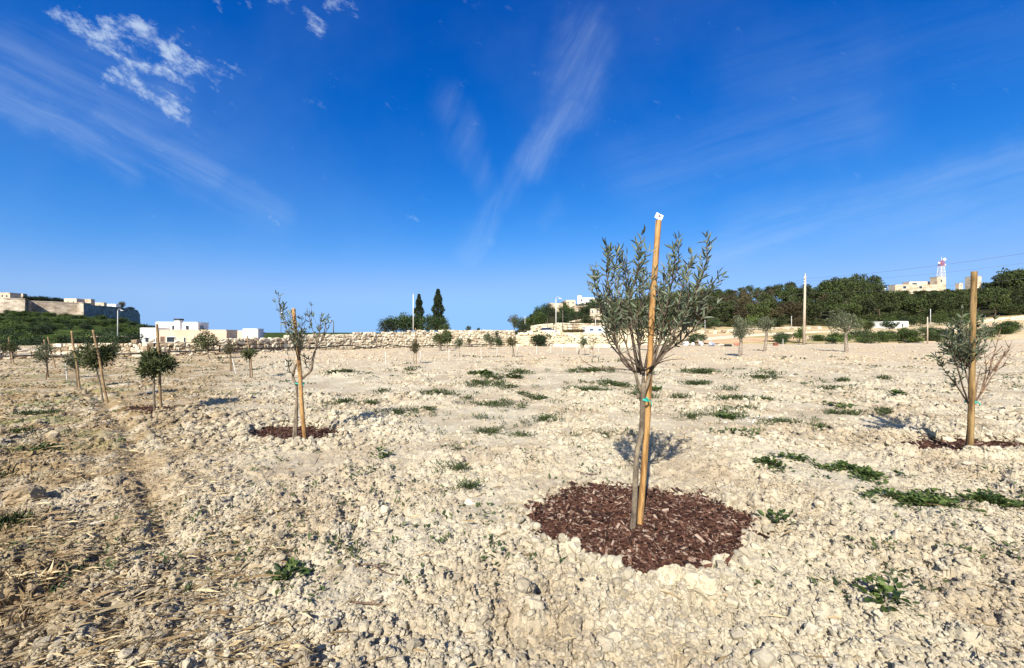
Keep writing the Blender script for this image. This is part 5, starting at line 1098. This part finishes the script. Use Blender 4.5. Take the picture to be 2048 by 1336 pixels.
def wire(a, b, sag, label, rad=.012):
    A, B_ = np.array(at(*a)), np.array(at(*b)); t = np.linspace(0, 1, 40)[:, None]; P = A + (B_ - A) * t; P[:, 2] -= 4 * sag * (t * (1 - t))[:, 0]; mb = MB(); mb.tube(P, rad, 5)
    tag(mb.build('overhead_wire', M['wire'], None, True), label, 'wire', 'overhead wires on the utility pole')
wire((1609, 557, 46.4), (2230, 478, 27), .35, 'topmost overhead wire running right from the utility pole'); wire((1609, 562, 46.4), (2230, 500, 27), .5, 'middle overhead wire running right from the utility pole', .008); wire((1609, 586, 46.5), (2230, 536, 28), .4, 'lowest overhead wire running right from the utility pole', .008)
wire((1609, 558, 46.4), (1300, 612, 92), .8, 'topmost overhead wire running left from the utility pole'); wire((1609, 562, 46.4), (1300, 622, 92), 1.0, 'middle overhead wire running left from the utility pole'); wire((1609, 586, 46.5), (1310, 627, 92), .5, 'lowest overhead wire running left from the utility pole')
wire((1112, 600, 76), (1240, 612, 120), .6, 'thin overhead wire running right from the curved street lamp', .02)

# ------------------------------------------------------------------ the parked car
def car():
    D = 84; c = at(1096, 662, D); g = lz(c.x, D) ; zb = c.z - .75; a = R(28); ca, sa = math.cos(a), math.sin(a)
    root = thing('parked_car', (c.x, D, zb), 'pale silver car parked on the road behind the green bush', 'car')
    tr = lambda x, y, z: (c.x + ca * x - sa * y, D + sa * x + ca * y, zb + z)
    prof = [(-1.9, .35), (-1.95, .75), (-1.8, .92), (-1.0, .98), (1.0, .98), (1.75, .88), (2.0, .68), (2.0, .35)]
    def extr(prof, w0, w1=None):
        mb = MB(); n = len(prof); w1 = w1 or [w0] * n; V = [tr(x, -w, z) for (x, z), w in zip(prof, w1)] + [tr(x, w, z) for (x, z), w in zip(prof, w1)]
        q = np.array([[i, n + i, n + (i + 1) % n, (i + 1) % n] for i in range(n)]); mb.add(V, [q, np.arange(n)[None], (n + np.arange(n))[None, ::-1]]); return mb
    extr(prof, .86).build('body', M['car_paint'], root)
    extr([(-1.55, .97), (-1.1, 1.40), (.25, 1.42), (.95, .97)], .8, [.80, .66, .66, .80]).build('windows', M['dark_glass'], root)
    extr([(-1.05, 1.425), (-1.0, 1.46), (.15, 1.48), (.22, 1.43)], .64).build('roof', M['car_paint'], root)
    for x in (-1.25, 1.3):
        for y in (-.84, .84):
            w = MB(); w.tube(np.array([tr(x, y - .1, .32), tr(x, y + .1, .32)]), .32, 16); k = w.build('wheel', M['tyre'], root); h = MB(); h.tube(np.array([tr(x, y - .115, .32), tr(x, y + .115, .32)]), .19, 12); hh = h.build('rim', M['grey_pole'], root); hh.parent = k
    for y in (-.6, .6): hl = MB(); hl.box(tr(2.0, y, .68), (ca, sa, 0), (-sa, ca, 0), (0, 0, 1), .03, .16, .07); hl.build('headlight', M['tag'], root)
car()
pass
# ------------------------------------------------------------------ heap of sacks and things at the right end of the wall
def lump(name, px, py, rx, ry, mat, label, cat, group=None, D=43.5, seed=0, flat=.9):
    r = np.random.default_rng(int(px * 13)); c = at(px, py, D); V, f = rock_shape(ICO3, r, 7, .25); s = D / F; mb = MB(); mb.add(V * np.array([rx * s, rx * s * .8, ry * s]) + np.array(c[:]), f)
    return tag(mb.build(name, M[mat], None, True), label, cat, group)
lump('white_sack', 1371, 687, 8, 6, 'sack', 'leftmost white sack lying before the green bush', 'sack', 'sacks at the field edge')
lump('white_sack', 1386, 689, 4, 4, 'sack', 'small upright white sack second from the left', 'sack', 'sacks at the field edge')
lump('white_sack', 1402, 687, 6, 6, 'sack', 'white sack in the middle of the heap', 'sack', 'sacks at the field edge')
lump('blue_sack', 1423, 688, 8, 5, 'blue_sack', 'bluish grey striped sack at the right of the heap', 'sack', 'sacks at the field edge')
lump('red_cloth', 1474, 688, 8, 3.5, 'red_cloth', 'reddish cloth heap left of the first olive tree', 'cloth')
lump('pale_rock', 1441, 690, 7, 3, 'stone', 'flat pale rock between sacks and tyre', 'stone')
def tyre_and_drum():
    c = at(1456, 689, 43.5); mb = MB(); a = np.linspace(0, 2 * np.pi, 21)
    mb.tube(np.stack([c.x + .28 * np.cos(a), c.y + .28 * np.sin(a), np.full(21, hz(c.x, c.y) + .12)], 1), .12, 8); tag(mb.build('old_tyre', M['tyre'], None, True), 'black old tyre lying flat near the red cloth', 'tyre')
    c = at(1551, 691, 45); z = hz(c.x, c.y); root = thing('rusty_drum', (c.x, c.y, z), 'rust red metal drum standing at the far field edge', 'drum'); mb = MB(); mb.tube(np.array([(c.x, c.y, z - .02), (c.x, c.y, z + .10), (c.x, c.y, z + .12), (c.x, c.y, z + .16), (c.x, c.y, z + .28), (c.x, c.y, z + .32)]), [.25, .25, .265, .25, .25, .26], 18); mb.build('barrel', M['rust'], root)
    l = MB(); l.tube(np.array([(c.x, c.y, z + .322), (c.x, c.y, z + .34)]), .235, 18); l.build('lid', M['dark_cap'], root)
tyre_and_drum()

# ------------------------------------------------------------------ stones lying on the field
def stone(px, py, wx, hy, label, mat='clod_big', cuts=10, seed=0, sink=.3, name='stone', group=None):
    r = np.random.default_rng(int(px * 31 + py)); x, y = gp(px, py + hy * .7); s = y / F; V, f = rock_shape(ICO4, r, cuts, .30)
    V = V + .05 * (np.sin(V[:, [1, 2, 0]] * 6 + px) * np.sin(V[:, [2, 0, 1]] * 9)); V = V * (1 + .018 * r.normal(size=(len(V), 1)))
    hgt = max(hy * s * .8, wx * s * .35); mb = MB(); mb.add(V * np.array([wx * s, wx * s * .85, hgt]) + np.array([x, y, hz(x, y) + hgt * (1 - sink)]), f)
    return tag(mb.build(name, M[mat], None, False), label, 'stone', group)
stone(1340, 1160, 30, 36, 'rounded pale clod at the lower rim of the front mulch patch', cuts=5); stone(1403, 1168, 42, 46, 'largest pale boulder like clod at the lower rim of the front mulch patch', cuts=5)
stone(1418, 1107, 12, 8, 'bright white stone lying on the front mulch patch', 'white_stone'); stone(46, 988, 35, 27, 'big brownish boulder among straw at the left edge', 'tan_stone', 4)
stone(1450, 1165, 22, 18, 'pale clod right of the largest clod at the mulch rim'); stone(1380, 1190, 18, 12, 'flattish clod below the largest clod at the mulch rim')
stone(940, 1008, 16, 8, 'tan flat stone behind a small weed left of the mulch', 'stone'); stone(472, 1100, 26, 14, 'pale jagged clod left of the middle foreground'); stone(838, 1142, 14, 12, 'small pale clod standing alone in the middle foreground')
stone(1065, 1283, 30, 14, 'broad pale clod at the bottom of the picture near the middle'); stone(190, 1043, 18, 7, 'thin slab of stone in the left straw area', 'stone'); stone(250, 1048, 20, 8, 'thin light slab right of the other slab in the left straw', 'stone')
stone(1105, 1068, 9, 8, 'small white stone on the left rim of the front mulch patch', 'white_stone'); stone(505, 1325, 28, 16, 'big pale clod at the bottom edge, left of the middle'); stone(1600, 1180, 16, 14, 'angular clod right of the front mulch patch')
stone(1935, 903, 9, 9, 'pale round stone against the foot of the right edge olive', 'stone'); stone(1445, 1320, 24, 14, 'pale clod at the bottom edge right of the middle'); stone(1240, 1195, 20, 12, 'pale clod just below the front mulch patch'); stone(1855, 997, 9, 6, 'white stone among the broad green weeds', 'white_stone')
stone(170, 1300, 40, 14, 'long greyish slab near the lower left corner', 'stone'); stone(700, 1090, 14, 9, 'small bright clod among rough earth left of the middle'); stone(1950, 1180, 22, 12, 'pale clod in the rough earth at the right')
r_ = random.Random(4)
for i in range(26):
    px = 1490 + r_.gauss(0, 38); py = 828 + r_.gauss(0, 11); stone(px, py, r_.uniform(2.2, 4.2), 2.5, 'white stone among the weeds behind the front mulch patch', 'white_stone', group='white stones in the weeds')

# ------------------------------------------------------------------ weeds
BROAD = (np.array([[0, 0, 0], [-.42, .30, .06], [-.5, .62, .05], [0, 1, -.10], [.5, .62, .05], [.42, .30, .06], [0, .5, -.03]], float), [np.array([[0, 6, 1], [1, 6, 2], [2, 6, 3], [3, 6, 4], [4, 6, 5], [5, 6, 0]])])
def weed(px, py, wx, hy, label, broad=True, dens=1.0, name='weed', mat=None):
    rg = np.random.default_rng(int(px * 17 + py)); x, y = gp(px, py); s = y / F; wx = wx * (1.3 if y > 4.5 else 1); rx = wx * s; ry = max(.06, min(hy * s * y / CAM_H * .8, rx * 1.2)); mb = MB()
    k = max(4, int(14 * rx * dens / .35)); ncl = min(k, 60); L_ = (.050 if broad else .040) * max(1, y / 5)
    for i in range(ncl):
        a = rg.uniform(0, 6.28); q = abs(rg.normal(0, .62)) * (1 + .45 * math.sin(3 * a + px)); cx, cy = x + rx * q * math.cos(a), y + ry * q * math.sin(a); z = float(Hf(np.array([cx]), np.array([cy]))[0])
        n = int(rg.integers(14, 32) if y < 4.5 else rg.integers(7, 20)); an = rg.uniform(0, 6.28, n); el = rg.uniform(.15, 1.1, n); rr = rg.uniform(.0, .09, n) * max(1, y / 7)
        p = np.stack([cx + rr * np.cos(an), cy + rr * np.sin(an), z + rg.uniform(0, .045, n) * max(1, y / 8)], 1); d = np.stack([np.cos(an), np.sin(an), np.tan(el) * (.6 if broad else 1.2)], 1); Ls = L_ * rg.uniform(.55, 1.25, n)
        leaves(mb, p, d, Ls, Ls * (.58 if broad else .28), rg, BROAD if broad else LEAF_FLAT, np.tile([0, 0, 1.], (n, 1)))
        tt = np.linspace(0, 1, 5); rx_, ry_ = x + (cx - x) * tt, y + (cy - y) * tt; mb.tube(np.stack([rx_, ry_, Hf(rx_, ry_) + .004], 1), .0016 * max(1, y / 8), 3)
        for j in range(3): mb.tube(np.array([(cx, cy, z - .03), tuple(p[j])]), .0022 * max(1, y / 8), 4)
    return tag(mb.build(name, M[mat or ('weed' if broad else 'weed_dull')], None), label, 'weed', 'green weeds on the bare field')
WEEDS = [(1845, 1012, 95, 30, 'largest broad leaved weed patch at the right', True, 1.6), (1996, 1012, 62, 24, 'broad leaved weed patch at the right edge', True, 1.5), (1780, 1236, 30, 20, 'lone broad leaved weed in the lower right foreground', True, .9), (690, 1118, 36, 18, 'small straggly weed in the left middle foreground', False, .8), (577, 1165, 13, 10, 'small weed low in the left foreground', True, .45),
         (985, 868, 42, 14, 'dark weed tuft in the centre of the field', False, 2.0), (918, 945, 36, 8, 'low row like weed tuft left of the front mulch', False, 1.8), (938, 986, 34, 10, 'weed tuft behind the tan flat stone', False, 1.8), (1215, 875, 54, 12, 'spiky weed tuft left of the front trunk', False, 1.8), (1090, 843, 40, 14, 'weed tuft above the centre of the field', False, 1.6),
         (1536, 938, 30, 16, 'bluish green weed clump right behind the front mulch', True, 1.4), (1570, 850, 62, 14, 'weed patch right of the white stones', False, 1.5), (1470, 873, 24, 9, 'small weed below the white stones', True, 1.5), (1592, 925, 22, 7, 'little weed tuft right of the bluish clump', True, 1.4), (1690, 944, 46, 9, 'long weed strip before the right edge olive', True, 1.2), (1742, 959, 46, 8, 'weed strip nearest the largest weed patch', True, 1.2), (1545, 1060, 17, 9, 'small green weed at the right tip of the front mulch', True, 1.3), (768, 917, 14, 10, 'tiny round leaved weed left of the centre', True, .7),
         (1450, 828, 60, 14, 'weed patch holding the white stones', False, 1.4), (870, 790, 46, 7, 'flat weed patch left of the field centre', False, 1.6), (985, 812, 62, 10, 'wide flat weed patch beyond the field centre', False, 1.5), (955, 771, 36, 6, 'thin distant weed streak beyond the field centre', False, 1.5), (1185, 744, 50, 5, 'distant weed streak left of the front crown', False, 1.6), (1170, 781, 58, 6, 'weed streak behind the tie of the front olive, left', False, 1.6), (1232, 772, 46, 7, 'weed streak directly left of the front fork', False, 1.6), (1405, 746, 40, 5, 'distant weed streak right of the front crown', False, 1.5), (1395, 770, 30, 4, 'small distant weed streak right of the front tie', False, 1.4),
         (795, 829, 56, 9, 'weed patch right of the wispy olive', False, 1.5), (690, 811, 32, 5, 'thin weed streak right of the wispy olive trunk', False, 1.5), (1080, 800, 34, 5, 'thin weed streak in the upper middle', False, 1.4), (1385, 836, 26, 7, 'weed tuft right of the front trunk', False, 1.5), (100, 905, 62, 11, 'green weed patch at the left edge of the field', True, 1.0), (60, 829, 52, 7, 'flat green weed patch near the left edge, farther away', False, 1.4), (45, 875, 45, 9, 'thin green weed patch at the left edge, middle distance', False, 1.2), (1640, 860, 26, 6, 'small weed left of the right edge olive shadow', False, 1.3), (1290, 795, 28, 4, 'thin weed streak behind the front trunk', False, 1.3), (1690, 830, 30, 5, 'thin weed streak left of the right edge olive', False, 1.2)]
for w in WEEDS: weed(*w)
rw = random.Random(21); nw = 0
while nw < 48:
    px, py = (rw.gauss(960, 190), 742 + abs(rw.gauss(0, 62))) if rw.random() < .55 else (rw.gauss(1520, 190), 750 + abs(rw.gauss(0, 75)))
    if not (560 < px < 2040 and py < 960) or bed_effect(*[np.array([c]) for c in gp(px, py)])[1][0] < .9: continue
    nw += 1; weed(px, py, rw.uniform(9, 30), rw.uniform(2, 6), 'small flat weed scattered among the larger patches across the middle of the field', rw.random() < .3, rw.uniform(.7, 1.4))
def tiny_weeds():
    rg = np.random.default_rng(88); mb = MB(); n = 1500; D = np.exp(rg.uniform(math.log(2.2), math.log(24), n)); u = rg.uniform(-1.4, 1.4, n); x = u * D; keep = (fbm(x / 2.2, D / 2.2, 51, 3) > .47) & (bed_effect(x, D)[1] > .9)
    for cx, cy in zip(x[keep], D[keep]):
        m = int(rg.integers(5, 13)); an = rg.uniform(0, 6.28, m); s = max(1, cy / 6); p = np.stack([cx + .05 * s * rg.normal(0, 1, m), cy + .05 * s * rg.normal(0, 1, m), np.full(m, float(Hf(np.array([cx]), np.array([cy]))[0]) + .005)], 1); d = np.stack([np.cos(an), np.sin(an), rg.uniform(.2, 1, m)], 1); L_ = .042 * s * rg.uniform(.6, 1.3, m); leaves(mb, p, d, L_, L_ * .45, rg, LEAF_FLAT, np.tile([0, 0, 1.], (m, 1)))
    tag(mb.build('seedlings', M['weed_dull'], None), 'scattered tiny green seedlings all over the bare field', 'seedlings', kind='stuff')
tiny_weeds()
def straw():
    rg = np.random.default_rng(90); mb = MB()
    n = 46000; D = np.exp(rg.uniform(math.log(1.5), math.log(14), n)); u = rg.uniform(-1.5, .25, n) ; x = u * D
    w = sstep(-.15, -1.15, u + .25 * (fbm(x / .9, D / .9, 91, 3) - .5)) ** 1.3 * (.25 + 1.3 * sstep(.35, .62, fbm(x / .6, D / .6, 92, 3))); keep = rg.uniform(0, 1, n) < np.maximum(w, .012) * sstep(13, 4.5, D); keep &= bed_effect(x, D)[1] > .9
    x, D = x[keep], D[keep]; n = len(x); a = rg.normal(.35, .75, n); L_ = np.clip(.045 * np.exp(rg.normal(0, .55, n)), .015, .20) * np.maximum(1, D / 6); d = np.stack([np.cos(a), np.sin(a), rg.normal(.02, .14, n)], 1)
    z = Hf(x, D) + .012 + rg.exponential(.012, n); leaves(mb, np.stack([x, D, z], 1), d, L_, np.full(n, .0016) * np.maximum(1, D / 3.5), rg, LEAF_FLAT, np.tile([0, 0, 1.], (n, 1)))
    # a few stalks everywhere
    n = 700; D = np.exp(rg.uniform(math.log(1.5), math.log(8), n)); x = rg.uniform(-1.4, 1.4, n) * D; a = rg.uniform(0, 6.28, n); L_ = rg.uniform(.04, .16, n); leaves(mb, np.stack([x, D, Hf(x, D) + .015], 1), np.stack([np.cos(a), np.sin(a), rg.normal(0, .15, n)], 1), L_, np.full(n, .004), rg, LEAF_FLAT, np.tile([0, 0, 1.], (n, 1)))
    tag(mb.build('dry_straw', M['straw'], None), 'dry golden straw strewn over the left side of the field', 'straw', kind='stuff')
straw()
def tufts():
    for px, py, rx, n, h, mat, lb in ((6, 1060, .15, 900, .13, 'grass', 'dark green grass tuft at the left edge below the boulder'), (-40, 960, .22, 400, .13, 'grass', 'dark grass tuft at the left edge above the boulder'), (-10, 905, .35, 400, .10, 'grass', 'thin green grass tuft at the left edge, farther back'), (20, 1190, .16, 320, .16, 'straw', 'golden dry grass tuft at the lower left edge'), (10, 1270, .14, 260, .12, 'straw', 'golden dry grass tuft in the lower left corner'), (130, 955, .16, 500, .08, 'straw', 'dry straw tuft right of the boulder on the left')):
        rg = np.random.default_rng(int(py)); x, y = gp(px, py); mb = MB(); q = rg.normal(0, rx * .5, (n, 2)); P = np.stack([x + q[:, 0], y + q[:, 1], Hs(x + q[:, 0], y + q[:, 1]) - .01], 1); d = np.stack([q[:, 0] / rx * .7, q[:, 1] / rx * .5, np.ones(n)], 1) + rg.normal(0, .45, (n, 3)); L_ = h * rg.uniform(.4, 1.2, n); leaves(mb, P, d, L_, np.full(n, .0026 if mat == 'straw' else .006), rg, LEAF_LONG)
        tag(mb.build('grass_tuft', M[mat], None), lb, 'grass')
tufts()
def twigs():
    for pts, rad, lb in (([(705, 1148), (740, 1150), (765, 1160), (800, 1172)], .005, 'forked dry twig lying left of the front mulch'), ([(1105, 1200), (1112, 1240)], .003, 'thin straight twig lying in the bottom middle'), ([(1255, 1255), (1290, 1285), (1300, 1300)], .004, 'dark curved twig near the bottom right of the middle'), ([(345, 1160), (370, 1120), (395, 1090)], .006, 'long brown twig in the left foreground'), ([(700, 1222), (740, 1232), (775, 1228)], .006, 'orange brown stick in the middle foreground'), ([(255, 1140), (275, 1155), (285, 1160)], .005, 'short pale stick in the left foreground'), ([(1150, 952), (1180, 962), (1195, 958)], .006, 'small dark bark piece behind the front mulch')):
        W = [gp(*p) for p in pts]; P = np.array([(x, y, hz(x, y) + .035 + .015 * (i % 2)) for i, (x, y) in enumerate(W)]); mb = MB(); Q = spline(P, 12); mb.tube(Q, np.linspace(rad, rad * .5, 12), 6)
        d = unit(Q[6] - Q[4]); s = np.array([-d[1], d[0], .3]); mb.tube(np.array([Q[5], Q[5] + .06 * (d + s * .6)]), [rad * .6, rad * .3], 5); tag(mb.build('dead_twig', M['dead_twig'], None, True), lb, 'twig', 'dead twigs on the bare earth')
twigs()
